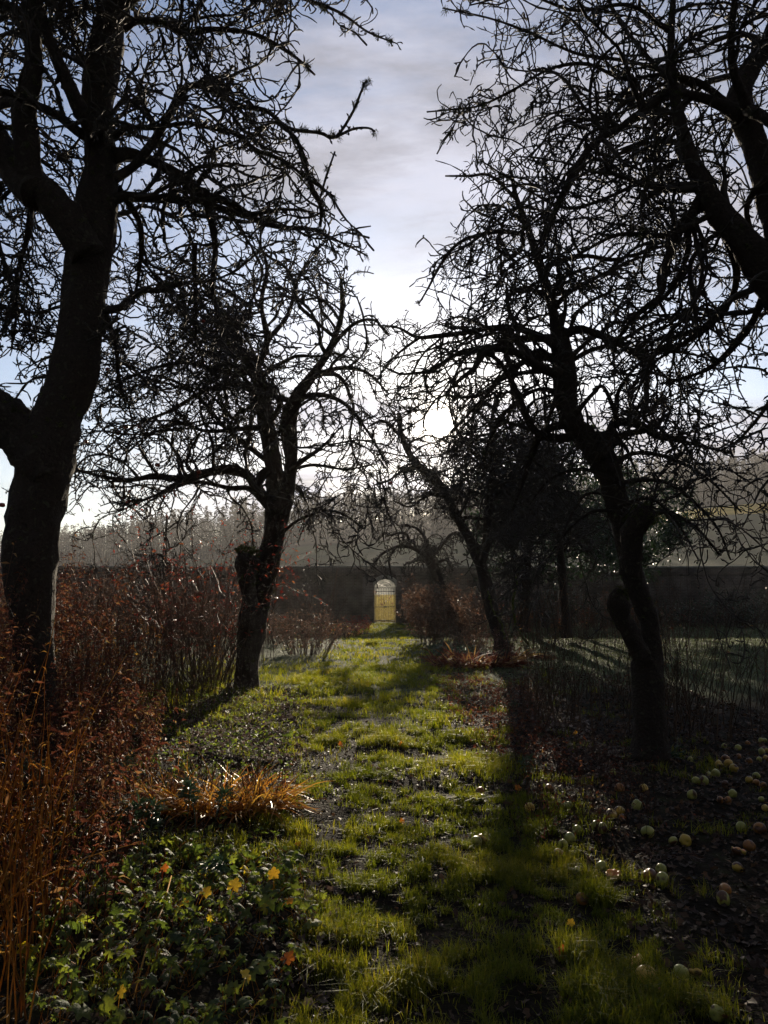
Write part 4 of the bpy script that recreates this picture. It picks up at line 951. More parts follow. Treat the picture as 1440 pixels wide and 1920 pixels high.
# low brown strip along the right of the path
stems(rng, [(.95, 7.5), (1.75, 7.5), (2.6, 14), (1.0, 14.5), (.9, 11)], 1500, .06, .22, .002, 'bracken_strip', 'low collapsed brown growth along the right edge of the path', (M_stem, M_drleaf), leaves=30, lsize=.04, lean=.9, vbias=(0, .7))
stems(rng, [(.85, 4.9), (1.75, 4.9), (2.3, 7.6), (1.25, 7.6)], 240, .2, .5, .0022, 'dry_weeds', 'thin dry weeds at the foot of the crooked apple tree', (M_stem, M_drleaf), leaves=9, lsize=.03, lean=.25, vbias=(0, .6))

def clump(seed, px, py, r, h, n, mats, name, label, cat, leaves=14, lsize=.06, lean=.35, w=.004, lw=.4, top=None, vb=(0, 1), fork=6, Yd=None, kseg=7, lt=(.2, 1)):
    rg = np.random.default_rng(seed); b = gp(px, py) if Yd is None else np.array([*at(px, py, Yd)[:2], 0.])
    b[2] = float(ground_z(b[0], b[1]))
    a = rg.random(n) * 6.283; q = np.sqrt(rg.random(n)) * r * .55
    root = empty(name, b); tag(root, label, cat)
    pts = np.c_[b[0] + q * np.cos(a), b[1] + q * np.sin(a)]
    z = ground_z(pts[:, 0], pts[:, 1]) - .02
    P0 = np.c_[pts, z] - b; D0 = np.c_[np.cos(a) * lean * q / (r * .55) * 1.6, np.sin(a) * lean * q / (r * .55) * 1.6, np.ones(n)] + rg.normal(size=(n, 3)) * .12
    hh = rg.uniform(.55, 1, n) * h
    A = grow(rg, P0, D0, hh, kseg, .09); ra = taper(rg, np.full(n, w), np.full(n, w * .4), kseg, .2); vals = rg.uniform(*vb, n)
    v, fs = tubes(A, ra, 4); sm = MB().add(v, fs, np.repeat(vals, kseg * 4))
    src, sr, sb = A, ra, np.arange(n)
    if fork:
        pos, d, rr, t, bb = spawn(rg, A, ra, fork, .25, 1, .3, (.5, 1.1))
        A2 = grow(rg, pos, d, rg.uniform(.1, .35, len(pos)) * h, 6, .16); r2 = taper(rg, rr * .7, rr * .35, 6, .2)
        v, fs = tubes(A2, r2, 3); sm.add(v, fs, np.repeat(vals[bb], 18))
    sm.build('stems', mats[0], root)
    lo = MB()
    for (s1, s2) in ((A, ra),) + (((A2, r2),) if fork else ()):
        q_ = spawn(rg, s1, s2, leaves, lt[0], lt[1], -.1, (.8, 1.5))
        if q_ is None: continue
        pos, d, rr, t, bb = q_; tv, tf = leaf_t(lw, .3)
        v, fs, at_ = scatter(tv, tf, pos, frames(unit(d + np.array([0, 0, -.3])), roll=rg.normal(size=len(pos))), lsize * rg.uniform(.5, 1.3, len(pos)), np.clip(rg.random(len(pos)), 0, 1)); lo.add(v, fs, at_)
    if lo.v: lo.build('leaves', mats[1], root)
    return root
clump(301, 575, 1228, 1.1, 1.35, 90, (M_cane, M_rust), 'shrub', 'round brown twiggy shrub beside the path, left of the gate', 'shrub', leaves=16, lsize=.07, w=.007, fork=3)
clump(302, 812, 1205, 1.05, 2.0, 110, (M_cane, M_rust), 'hydrangea', 'bushy rust brown shrub on the right of the gate', 'shrub', leaves=22, lsize=.11, w=.008, fork=2, lean=.25)
clump(303, 880, 1210, .8, 1.6, 50, (M_cane, M_rust), 'shrub', 'loose reddish shrub between the arching tree and the leaning trunk', 'shrub', leaves=12, lsize=.09, w=.008, fork=2)
clump(304, 395, 1285, .9, 3.6, 26, (M_cane, M_redhip), 'rose_bush', 'tall arching rose bush with red leaves, left of the pollarded tree', 'shrub', leaves=7, lsize=.07, w=.011, fork=3.6, lean=.45)
clump(305, 350, 1290, .8, 3.0, 20, (M_cane, M_redhip), 'rose_bush', 'lower rose bush with sparse red leaves, further from the pollarded tree', 'shrub', leaves=6, lsize=.06, w=.008, fork=3, lean=.4)
clump(306, 668, 1184, .9, .75, 70, (M_stem, M_redhip), 'shrub', 'low dark red shrub against the wall left of the gate', 'shrub', leaves=18, lsize=.09, w=.006, fork=2)
clump(307, 640, 1195, 1.0, .6, 60, (M_stem, M_drleaf), 'shrub', 'low orange brown shrub on the left bank of the path', 'shrub', leaves=20, lsize=.09, w=.006, fork=2)
clump(308, 610, 1185, .5, 3.9, 16, (M_stem, M_moss), 'sapling', 'pale spindly sapling against the wall between tree and gate', 'sapling', leaves=1.2, lsize=.07, w=.009, fork=2.4, lean=.35)
clump(309, 560, 1190, .6, 3.2, 12, (M_cane, M_moss), 'sapling', 'thin bare sapling close to the middle left trunk', 'sapling', leaves=.6, lsize=.06, w=.009, fork=2.2, lean=.3)
clump(310, 850, 1235, .7, .45, 60, (M_spurge, M_spurge), 'shrub', 'small green leafy plant beside the wooden post', 'plant', leaves=22, lsize=.08, w=.005, fork=2)
clump(311, 130, 1190, 1.2, 1.9, 50, (M_cane, M_rust), 'shrub', 'pinkish brown shrub in front of the wall at the far left', 'shrub', leaves=14, lsize=.09, w=.007, fork=2)
clump(312, 505, 1205, 1.0, 1.2, 70, (M_cane, M_rust), 'shrub', 'dark brown shrub just behind the foot of the middle left tree', 'shrub', leaves=14, lsize=.08, w=.008, fork=2.5)
clump(313, 430, 1200, 1.2, 1.6, 70, (M_cane, M_rust), 'shrub', 'dark twiggy shrub behind the rose bushes', 'shrub', leaves=12, lsize=.08, w=.008, fork=2.5)
clump(314, 330, 1205, 1.2, 1.5, 70, (M_cane, M_rust), 'shrub', 'brown shrub in the deep left corner of the garden', 'shrub', leaves=12, lsize=.08, w=.008, fork=2.5)
for k, (px, h, lb) in enumerate([(1110, 1.7, 'dark shrub added for the shaded band at the wall foot, just left of the crooked trunk'), (1290, 1.5, 'dark shrub added for the shaded band at the wall foot, right of the crooked trunk'), (1390, 1.9, 'dark shrub added for the shaded band at the wall foot near the right edge'), (1010, 1.9, 'dark shrub added for the shaded band at the wall foot, under the dark holly')]):  # shrubs added to stand for the dark band of the wall in shadow
    clump(330 + k, px, 1176, 2.2, h, 90, (M_cane, M_ever), 'shrub', lb, 'shrub', leaves=12, lsize=.12, w=.012, fork=2.0)
clump(315, 925, 1232, .9, .8, 60, (M_stem, M_rust), 'shrub', 'low rusty growth round the foot of the leaning tree', 'shrub', leaves=14, lsize=.07, w=.006, fork=2.5)
clump(316, 870, 1225, .7, .7, 50, (M_cane, M_rust), 'shrub', 'small brown twiggy plant behind the wooden post', 'shrub', leaves=12, lsize=.07, w=.006, fork=2.5)
for i, (px, py, h, lb) in enumerate([(205, 1235, 1.7, 'leftmost of the sunlit orange plumes in the left border'), (290, 1240, 1.9, 'brightest sunlit orange plume in front of the wall'), (425, 1275, 1.0, 'pale orange plume just left of the middle trunk'), (245, 1340, 1.5, 'pink plume in the middle of the left border')]):
    clump(320 + i, px, py, .28, h, 9, (M_straw, M_orange), 'flower_plume', lb, 'plant', leaves=40, lsize=.05, w=.005, fork=0, lean=.15, lt=(.45, 1))

# clump of orange strap leaves with red stalks
def strap_clump(seed, cx_px, cy_px, r, h, n, mat, name, label, w=.012, stalks=0, squash=(1.6, .8), flat=1.0):
    rg = np.random.default_rng(seed); b = gp(cx_px, cy_px); root = empty(name, b); tag(root, label, 'plant clump')
    a = rg.random(n) * 6.283; q = np.sqrt(rg.random(n)); pos = np.c_[q * r * .55 * squash[0] * np.cos(a), q * r * .55 * squash[1] * np.sin(a), np.zeros(n)]
    a2 = a + rg.normal(size=n) * 1.0
    D0 = np.c_[np.cos(a2), np.sin(a2), rg.uniform(.5, 1.8, n) / flat]
    A = grow(rg, pos, D0, rg.uniform(.5, 1.2, n) * h, 7, .08, (0, 0, -1), .17 * flat)
    A[:, :, 2] = np.maximum(A[:, :, 2], ground_z(A[:, :, 0] + b[0], A[:, :, 1] + b[1]) - b[2] + .006)
    t = np.gradient(A, axis=1); sd_ = unit(np.cross(t, np.array([0, 0, 1.0])) + 1e-6)
    wv = (np.array([.7, 1, 1, .9, .7, .45, .08]) * w * .5)[None, :, None] * rg.uniform(.5, 1.3, (n, 1, 1))
    tw_ = rg.normal(size=(n, 1, 1)) * .6
    nn = unit(np.cross(sd_, unit(t)))
    sd_ = sd_ * np.cos(tw_) + nn * np.sin(tw_)
    v = np.stack([A - sd_ * wv, A + sd_ * wv], 2).reshape(-1, 3)
    i = np.arange(n * 14).reshape(n, 7, 2); qd = np.stack([i[:, :-1, 0], i[:, :-1, 1], i[:, 1:, 1], i[:, 1:, 0]], -1).reshape(-1, 4)
    MB().add(v, [qd], np.repeat(rg.random(n), 14)).build('leaves', mat, root)
    if stalks:
        a = rg.random(stalks) * 6.283; q = np.sqrt(rg.random(stalks)); p0 = np.c_[q * r * .6 * squash[0] * np.cos(a), q * r * .4 * np.sin(a), np.zeros(stalks)]
        A = grow(rg, p0, np.c_[rg.normal(size=(stalks, 2)) * .3, np.ones(stalks)], rg.uniform(.7, 1.3, stalks) * h, 6, .06)
        v, fs = tubes(A, taper(rg, np.full(stalks, .003), np.full(stalks, .0015), 6, .2), 4); MB().add(v, fs, np.repeat(rg.random(stalks) * .6, 24)).build('stalks', M_stem, root)
    return root
strap_clump(401, 408, 1518, .58, .40, 900, M_orange, 'montbretia_clump', 'sprawling clump of orange strap leaves with red stalks on the left of the path', .011, 110)
strap_clump(402, 890, 1252, 1.0, .6, 420, M_drleaf, 'fallen_foliage', 'collapsed orange brown leaves below the leaning tree', .035, 0, (1.6, .8), 1.0)
strap_clump(403, 975, 1235, .8, .6, 300, M_drleaf, 'fallen_foliage', 'heap of curled brown leaves at the foot of the ivy trunk', .035, 0, (1.3, .7), 1.6)
strap_clump(404, 1250, 1600, .22, .12, 120, M_stem, 'fallen_foliage', 'small red brown tuft lying among the apples on the right', .004, 0, (1.6, .8), 2.0)
strap_clump(405, 1240, 1420, .22, .26, 60, M_spurge, 'iris_tuft', 'dark green tuft at the foot of the crooked apple trunk', .010, 0, (1.4, .8), 1.0)

# spurges
def spurge(seed, px, py, h, nst, label, ls=.09, sprd=.1):
    rg = np.random.default_rng(seed); b = gp(px, py); root = empty('spurge_plant', b); tag(root, label, 'plant', 'green spurges in the left border')
    P0 = np.c_[rg.normal(size=(nst, 2)) * sprd, np.zeros(nst)]; D0 = np.c_[rg.normal(size=(nst, 2)) * .25, np.ones(nst)]
    A = grow(rg, P0, D0, rg.uniform(.75, 1, nst) * h, 10, .04); ra = taper(rg, np.full(nst, .005), np.full(nst, .003), 10, .1)
    v, fs = tubes(A, ra, 5); MB().add(v, fs).build('stems', M_spurge, root)
    pos, d, rr, t, bb = spawn(rg, A[:, 4:], ra[:, 4:], 130 / max(h, .3) * .35 + 60, .2, 1, .3, (.9, 1.45))
    top = np.repeat(A[:, -1], 16, 0); pos = np.concatenate([pos, top]); d = np.concatenate([d, unit(rg.normal(size=(len(top), 3)) + np.array([0, 0, .7]))])
    tv, tf = leaf_t(.14, .18); n = len(pos)
    v, fs, at_ = scatter(tv, tf, pos, frames(d), ls * rg.uniform(.7, 1.2, n), rg.random(n)); MB().add(v, fs, at_).build('leaves', M_spurge, root)
spurge(501, 376, 1560, .40, 3, 'upright spurge in front of the orange clump', .095)
spurge(502, 300, 1600, .36, 4, 'leaning spurge at the left foot of the orange clump', .10)
spurge(503, 62, 1560, .50, 4, 'dark green spurge below the big left trunk', .11)
spurge(504, 160, 1560, .46, 4, 'spurge half hidden among the red stems', .10)
spurge(505, 395, 1650, .16, 4, 'short pale green plant at the edge of the geranium patch', .07, .04)
spurge(506, 985, 1470, .22, 2, 'single small spurge on the right edge of the path', .07, .03)

# ------------------------------------------------------------------ geranium patch
def lobed(n_l=7, dome=.32, depth=.42):
    v = [(0, .0, .0)]; m = n_l * 4
    ring1, ring2 = [], []
    for k in range(m):
        a = -math.pi * .5 + .35 + (2 * math.pi - .7) * k / (m - 1)
        lob = 1 - depth * (0.5 - 0.5 * math.cos(2 * math.pi * (k / (m - 1)) * n_l)) ** 1.0
        ring1.append((.28 * math.cos(a), .28 * math.sin(a), -.03 * dome)); ring2.append((.52 * lob * math.cos(a), .52 * lob * math.sin(a), -dome * lob ** 2 * (.8 + .3 * math.cos(k * 3.1))))
    v += ring1 + ring2
    t = np.array([[0, 1 + k, 2 + k] for k in range(m - 1)]); q = np.array([[1 + k, 1 + m + k, 2 + m + k, 2 + k] for k in range(m - 1)])
    return np.array(v), [t, q]
rng = np.random.default_rng(83)
gpol = gpoly([(150, 1640), (300, 1600), (440, 1595), (560, 1625), (615, 1690), (590, 1760), (540, 1850), (520, 1990), (60, 1990), (40, 1800)])
tv, tf = lobed()
ge, gs = MB(), MB()
p = sample_poly(gpol, 700, rng); dd = np.clip((-.25 - p[:, 0]) * .6, .1, 1)
hh = rng.uniform(.03, .14, 700) * (.7 + .5 * dd); s_ = rng.uniform(.036, .085, 700)
for lo_, hi_, dm in ((0, 300, .16), (300, 550, .38), (550, 700, .26)):
    tv, tf = lobed(7 if dm > .3 else 5, dm)
    sl = slice(lo_, hi_); n = hi_ - lo_
    pos = np.c_[p[sl], ground_z(p[sl, 0], p[sl, 1]) + hh[sl]]
    vals = np.clip(rng.random(n) * .85 + (rng.random(n) > .93) * .3, 0, 1)
    v, fs, a = scatter(tv, tf, pos, flat_rot(n, rng, .95), s_[sl] * rng.choice([.5, .8, 1.0, 1.25], n), vals); ge.add(v, fs, a)
    foot = pos + np.c_[rng.normal(size=(n, 2)) * .05, np.zeros(n)]; foot[:, 2] = ground_z(foot[:, 0], foot[:, 1]) - .01
    midp = (pos + foot) / 2 + np.c_[rng.normal(size=(n, 2)) * .02, np.full(n, .01)]
    v, fs = tubes(np.stack([foot, midp, pos], 1), np.full((n, 3), .0016), 3); gs.add(v, fs)
go = ge.build('geranium_patch', M_geran, smooth_=True); tag(go, 'frosted lobed green geranium leaves carpeting the bottom left', 'geraniums', kind='stuff')
gs.build('leaf_stalks', M_straw, go)
# scattered low leaves among the left bed and path edge
v, fs, a = litter([(-2.4, 4), (-.5, 3.9), (-1.0, 8.8), (-3.4, 8.8)], 2600, .025, .06, rng, .8, 'leaf', .06)
o = MB().add(v, fs, a * .75).build('low_weeds', M_geran); tag(o, 'small green weeds low among the stems', 'weeds', kind='stuff')
v, fs, a = litter([(-3.6, 9), (-.9, 8.4), (-1.0, 12), (-4, 12)], 1300, .03, .075, rng, .7, 'leaf', .08)
o = MB().add(v, fs, a * .9).build('low_weeds', M_geran); tag(o, 'frosted low weeds below the middle left tree', 'weeds', kind='stuff')
v, fs, a = litter([(1.3, 3), (3.2, 2.8), (4.6, 5), (3.4, 6.5), (2.4, 4.6)], 110, .05, .10, rng, .5, 'leaf', .03)
o = MB().add(v, fs, a * .5).build('low_weeds', M_geran); tag(o, 'broad dark green leaves on the bare ground at bottom right', 'weeds', kind='stuff')

# bright leaves that stand out one by one
maple = []
NM = 36
for k in range(NM):
    a = -math.pi / 2 + .22 + (2 * math.pi - .44) * k / (NM - 1); q = k / (NM - 1)
    r_ = .33 + .17 * abs(math.cos(math.pi * 5 * (q - .1))) ** .8 + .035 * math.sin(k * 2.2) + .05 * (q - .5)
    maple.append((r_ * math.cos(a), r_ * math.sin(a) * 1.05 + .1, -.20 * r_ * math.cos(2 * a + .6) + .05 * math.sin(k * 1.3)))
MV = np.array([(0, .02, .05)] + maple); MF = [np.array([[0, 1 + k, 2 + k] for k in range(NM - 1)])]
def bright_leaf(px, py, up, size, v, label, tilt, seed, mat=None):
    rg = np.random.default_rng(seed); up = up + (42 if 'geranium' in label or 'maple' in label or 'bottom left' in label else 5); size = size * rg.uniform(.75, 1.05); b = gp(px, py + up); z = b[2] + .01 + (up * b[1] / F)
    nrm = unit(np.array([[rg.normal() * .7, -tilt * rg.uniform(.4, 1.1), 1]])); f = unit(np.array([[rg.normal() * .4, .3, .5]])); f = unit(f - nrm * (f * nrm).sum())
    rot = np.stack([np.cross(f, nrm), f, nrm], -1)
    org = np.array([b[0], b[1], z]); vv, fs, a = scatter(MV, MF, org[None], rot, np.array([size]), np.array([v]))
    mb = MB().add(vv, fs, a); tip = rot[0] @ np.array([0, -.5 * size, -.01]); 
    st, sf = tubes(np.array([[(0, 0, 0), tip * .9, tip * 1.5 + np.array([0, 0, -.01])]]), np.full((1, 3), .0012), 4); mb.add(st + org, sf, v)
    o = mb.build('leaf', mat or M_maple, origin=(b[0], b[1], z)); tag(o, label, 'leaf', 'bright fallen leaves')
for i, (px, py, up, sz, v, lb, tl) in enumerate([(512, 1665, 25, .075, .8, 'golden maple leaf standing up above the geraniums', 1.6), (437, 1682, 15, .07, .95, 'yellow leaf left of the golden maple leaf', 1.2), (383, 1698, 12, .07, .92, 'lime yellow leaf in the upper middle of the geranium patch', .8),
        (345, 1705, 12, .06, .7, 'orange yellow leaf at the left of the lime yellow leaf', .8), (540, 1705, 8, .055, .5, 'orange leaf at the right end of the geraniums', 1.0), (222, 1880, 20, .07, .95, 'yellow leaf near the bottom left corner', .9),
        (460, 1835, 15, .06, 1.0, 'bright green-yellow leaf at the lower right of the geraniums', .5), (1055, 1785, 4, .05, .0, 'dark red leaf standing in the grass at bottom right', 1.5), (755, 1545, 3, .05, .35, 'curled orange leaf in the middle of the path', 1.4),
        (973, 1480, 3, .06, .35, 'large orange leaf on the right of the path', 1.0), (560, 1588, 2, .05, .25, 'upright orange leaf on the left edge of the path', 1.7), (1185, 1502, 2, .04, .4, 'small orange leaf below the crooked trunk', 1.0),
        (1070, 1730, 6, .05, .95, 'yellow-green leaf on a stalk in the grass at right', 1.4), (538, 1800, 2, .06, .12, 'brown curled leaf right of the geraniums', .8), (305, 1640, 8, .07, .0, 'dark red leaf at the top edge of the geraniums', 1.0),
        (640, 1395, 1, .07, .1, 'red leaf on the left edge of the grass above the clump', .8), (750, 1395, 1, .07, .5, 'amber leaf in the middle of the path further up', .8), (1078, 1376, 1, .08, .6, 'yellow leaf in the sunlit strip left of the crooked trunk', .8), (1098, 1385, 1, .07, .05, 'scarlet leaf in the sunlit strip left of the crooked trunk', .8)]):
    bright_leaf(px, py, up, sz, v, lb, tl, 600 + i)

# ------------------------------------------------------------------ windfall apples
def apple_mesh(seed, eaten=False, rot_=0.0):
    rg = np.random.default_rng(seed); nu, nv = 18, 12
    v, att = [], []
    sx, sy = rg.uniform(.93, 1.05, 2)
    for i in range(nv + 1):
        th = math.pi * i / nv
        for j in range(nu):
            ph = 2 * math.pi * j / nu
            r = 1 + .035 * math.cos(5 * ph + seed) * (math.sin(th) ** 2) + .02 * math.sin(3 * ph)
            z = .88 * math.cos(th) * (1 + .06 * math.cos(th))
            dim = .30 * math.exp(-(th / .32) ** 2) + .16 * math.exp(-((math.pi - th) / .3) ** 2) * -1
            x = r * math.sin(th)
            v.append((x * math.cos(ph) * sx, x * math.sin(ph) * sy, z - dim)); att.append(0)
    v = np.array(v); idx = np.arange((nv + 1) * nu).reshape(nv + 1, nu); j = np.roll(idx, -1, 1)
    q = np.stack([idx[:-1], idx[1:], j[1:], j[:-1]], -1)
    if eaten:         # top bitten off, flesh hollowed
        cut = 4 + rg.integers(0, 2); rim = v[idx[cut]].copy()
        ragged = rg.uniform(-.16, .16, nu); v[idx[cut], 2] += ragged
        for i in range(cut): 
            k = i / cut; v[idx[i], :2] = rim[:, :2] * k * .96; v[idx[i], 2] = (rim[:, 2] + ragged) * k + (1 - k) * -.35
    f = q.reshape(-1, 4); mi = np.zeros(len(f), int)
    if eaten: mi[:cut * nu] = 1
    return v, f, mi, nu
def apple_mat(name, stops, bruise, spec=.5):
    m = bpy.data.materials.new(name); m.use_nodes = True; t = m.node_tree; nd = t.nodes; L = t.links; p = nd['Principled BSDF']
    oi = nd.new('ShaderNodeObjectInfo'); tcn = nd.new('ShaderNodeTexCoord'); ad = nd.new('ShaderNodeVectorMath'); ad.operation = 'ADD'
    L.new(tcn.outputs['Object'], ad.inputs[0]); cb = nd.new('ShaderNodeCombineXYZ'); mm = nd.new('ShaderNodeMath'); mm.operation = 'MULTIPLY'; mm.inputs[1].default_value = 40; L.new(oi.outputs['Random'], mm.inputs[0]); L.new(mm.outputs[0], cb.inputs[0]); L.new(cb.outputs[0], ad.inputs[1])
    n = nd.new('ShaderNodeTexNoise'); n.inputs['Scale'].default_value = 22; n.inputs['Detail'].default_value = 5; L.new(ad.outputs[0], n.inputs['Vector'])
    r = ramp_nodes(nd, stops); L.new(n.outputs['Fac'], r.inputs[0])
    r2 = ramp_nodes(nd, [(bruise, (0, 0, 0)), (bruise + .06, (1, 1, 1))]); n2 = nd.new('ShaderNodeTexNoise'); n2.inputs['Scale'].default_value = 17; L.new(ad.outputs[0], n2.inputs['Vector']); L.new(n2.outputs['Fac'], r2.inputs[0])
    mx = nd.new('ShaderNodeMix'); mx.data_type = 'RGBA'; L.new(r2.outputs[0], mx.inputs[0]); L.new(r.outputs[0], mx.inputs[6]); mx.inputs[7].default_value = (.09, .035, .012, 1)
    L.new(mx.outputs[2], p.inputs['Base Color']); p.inputs['Roughness'].default_value = .38; p.inputs['Specular IOR Level'].default_value = spec
    return m
MA_green = apple_mat('green_apple_skin', [(.3, (.24, .26, .045)), (.7, (.48, .42, .09))], .58)
MA_yell = apple_mat('yellow_apple_skin', [(.3, (.42, .30, .035)), (.7, (.62, .38, .06))], .55)
MA_rot = apple_mat('rotten_apple_skin', [(.3, (.22, .09, .02)), (.7, (.48, .20, .03))], .5)
MA_flesh = apple_mat('apple_flesh', [(.3, (.50, .15, .02)), (.7, (.72, .30, .05))], .62)
MA_red = apple_mat('red_apple_skin', [(.3, (.22, .02, .015)), (.7, (.35, .05, .02))], .7)
MA_stalk = M_cane
cache = {}
def apple_data(kind, var):
    key = (kind, var)
    if key in cache: return cache[key]
    v, f, mi, nu = apple_mesh(var * 7 + 3, kind == 'eaten')
    s_, fs = tubes(np.array([[(0, 0, .55), (.05, 0, .8), (.16, .04, 1.08)]]), np.array([[.035, .03, .04]]), 5)
    me_o = mesh_obj('apple', v * .032, [f], [{'green': MA_green, 'yellow': MA_yell, 'rotten': MA_rot, 'eaten': MA_yell, 'red': MA_red}[kind], MA_flesh], smooth_=True, mat_idx=mi)
    st_o = None
    if kind != 'eaten': st_o = mesh_obj('stalk', s_ * .032, fs, MA_stalk)
    cache[key] = (me_o.data, st_o.data if st_o else None)
    bpy.data.objects.remove(me_o); 
    if st_o: bpy.data.objects.remove(st_o)
    return cache[key]
ra_ = np.random.default_rng(99)
def put_apple(pos, size, kind, label, group, tilt=None, big=True):
    md, sdm = apple_data(kind, int(ra_.integers(0, 3)))
    o = bpy.data.objects.new('apple', md); COL.objects.link(o); k = size / .032
    o.scale = (k, k, k); o.location = (float(pos[0]), float(pos[1]), float(pos[2]))
    o.rotation_euler = tilt if tilt is not None else ((ra_.normal() * .35, ra_.normal() * .35, ra_.random() * 6.28) if kind == 'eaten' else (ra_.uniform(-2, 2), ra_.uniform(-2, 2), ra_.random() * 6.28))
    tag(o, label, 'apple', group)
    if sdm is not None and big:
        s2 = bpy.data.objects.new('stalk', sdm); COL.objects.link(s2); s2.parent = o
    return o
named = [(1212, 1818, 22, 'yellow', 'large bruised yellow apple at the bottom right, touching the edge of the grass'), (1190, 1795, 19, 'eaten', 'half eaten apple just behind the large bruised one'), (1278, 1828, 14, 'green', 'pale green apple right of the large bruised one'),
         (1304, 1830, 13, 'eaten', 'broken yellow apple beside the pale green one at bottom right'), (1357, 1692, 14, 'green', 'green apple alone on dark litter, lower of two at right'), (1360, 1672, 13, 'rotten', 'brown apple touching the lower green apple at right'),
         (1243, 1645, 15, 'green', 'green apple in the sunlit strip of litter'), (1218, 1633, 14, 'rotten', 'blackened apple left of the one in the sunlit strip'), (1240, 1624, 11, 'green', 'small apple just behind the one in the sunlit strip'),
         (1150, 1632, 16, 'eaten', 'gnawed orange apple standing upright, left of the sunlit strip'), (1128, 1616, 12, 'green', 'green apple behind the gnawed upright one'), (1068, 1566, 13, 'green', 'largest green apple in the group at the grass edge'),
         (1082, 1556, 10, 'green', 'smaller green apple behind the largest in the grass edge group'), (1056, 1578, 10, 'green', 'green apple half sunk in grass left of the group'), (1047, 1592, 12, 'rotten', 'orange rotten apple in front of the grass edge group'),
         (1130, 1562, 11, 'green', 'right one of the two green apples right of the grass edge group'), (1117, 1556, 9, 'green', 'left one of the two green apples right of the grass edge group'), (1082, 1628, 10, 'green', 'pale apple left of the gnawed upright one'),
         (1147, 1532, 13, 'yellow', 'left apple of the close pair below the dry weeds'), (1162, 1528, 11, 'yellow', 'right apple of the close pair below the dry weeds'), (1166, 1542, 8, 'rotten', 'tiny brown apple in front of the close pair'),
         (1215, 1563, 14, 'green', 'green apple with a dark hollow below it, in the middle of the litter'), (1285, 1572, 12, 'yellow', 'yellow apple right of the red brown tuft'), (1262, 1576, 9, 'green', 'dull apple left of the yellow one behind the tuft'),
         (1385, 1585, 17, 'eaten', 'big broken orange apple near the right edge'), (1405, 1578, 13, 'rotten', 'rotten orange apple behind the big broken one'), (1425, 1550, 13, 'rotten', 'orange brown apple at the right edge, above the broken one'),
         (1390, 1547, 11, 'green', 'green apple left of the orange brown one at the right edge'), (1383, 1623, 11, 'yellow', 'yellow apple below the big broken one'), (993, 1513, 11, 'yellow', 'orange yellow apple on the grass at the right of the path'),
         (905, 1565, 14, 'eaten', 'bitten orange apple in the middle of the grass'), (893, 1570, 12, 'green', 'green apple touching the bitten one in the grass'), (900, 1478, 12, 'rotten', 'dark orange apple on the grass further up'),
         (906, 1490, 10, 'green', 'small green apple in front of the dark orange one'), (1065, 1515, 9, 'green', 'pale small apple at the end of the dark trunk shadow'), (1030, 1480, 10, 'rotten', 'shaded apple lying in the trunk shadow'),
         (1195, 1515, 12, 'green', 'dim green apple below the crooked trunk'), (1208, 1482, 10, 'yellow', 'apple lit orange from behind below the crooked trunk'), (1162, 1477, 12, 'rotten', 'brown apple under the dry weeds'), (1298, 1492, 10, 'green', 'green apple apart from others on bare litter'),
         (1320, 1463, 10, 'green', 'apple left of the pile near the right edge'), (1342, 1442, 12, 'green', 'biggest apple of the pile near the right edge'), (1366, 1430, 10, 'yellow', 'yellow apple in the middle of the pile'), (1376, 1436, 10, 'yellow', 'right hand apple of the pile'),
         (1348, 1430, 9, 'yellow', 'apple at the back left of the pile'), (1361, 1420, 12, 'rotten', 'orange rotten apple at the back of the pile'), (1150, 1445, 8, 'green', 'small dull apple just right of the dry weeds'), (1305, 1462, 8, 'green', 'small apple in front of the crooked trunk, on the right'),
         (1240, 1858, 9, 'rotten', 'sunken brown apple below the broken yellow one'), (1345, 1905, 14, 'green', 'dim apple at the very bottom right'), (1092, 1684, 12, 'rotten', 'brown apple in the grass edge above the yellow-green leaf')]
for px, py, rp, kind, lb in named:
    b = gp(px, py + rp * .8); r_ = rp / F * math.hypot(b[1], 1.4)
    r_ = min(r_ * .9, .042)
    put_apple((b[0], b[1], b[2] + r_ * .6), r_, kind, lb, 'windfall apples on the ground')
pol = gpoly([(1290, 1400), (1480, 1385), (1560, 1500), (1400, 1530), (1250, 1470)])
for p in sample_poly(pol, 42, ra_):
    r_ = ra_.uniform(.024, .037); kd = ['green', 'green', 'yellow', 'rotten'][ra_.integers(0, 4)]
    put_apple((p[0], p[1], float(ground_z(p[0], p[1])) + r_ * .7), r_, kd, {'green': 'small green apple scattered on the dark litter at the right edge', 'yellow': 'small yellow apple scattered on the dark litter at the right edge', 'rotten': 'small brown rotting apple scattered at the right edge'}[kd], {'green': 'scattered green windfalls', 'yellow': 'scattered yellow windfalls', 'rotten': 'scattered rotting windfalls'}[kd], big=False)
# red apples left hanging on the middle left tree
for i, (px, py) in enumerate([(160, 828), (202, 693), (222, 812), (236, 800), (295, 872), (372, 885), (352, 600), (370, 560), (380, 602), (262, 800), (642, 550), (395, 620), (4, 947), (732, 906)]):
    dY = B_Y - .3 + ra_.uniform(-.3, .3) if i < 12 else (8.0 if i == 12 else 20.0)
    lb = 'small red apple still hanging in the middle left tree'; gr = 'red apples left on the tree'
    if i == 12: lb, gr = 'red apple hanging at the left edge beside the big trunk', None
    if i == 13: lb, gr = 'dark round apple hanging below the sun, against the bright sky', None
    put_apple(at(px, py, dY), .045 if i < 12 else (.03 if i == 12 else .06), 'red', lb, gr, (0.1, 0.1, 0), big=False)

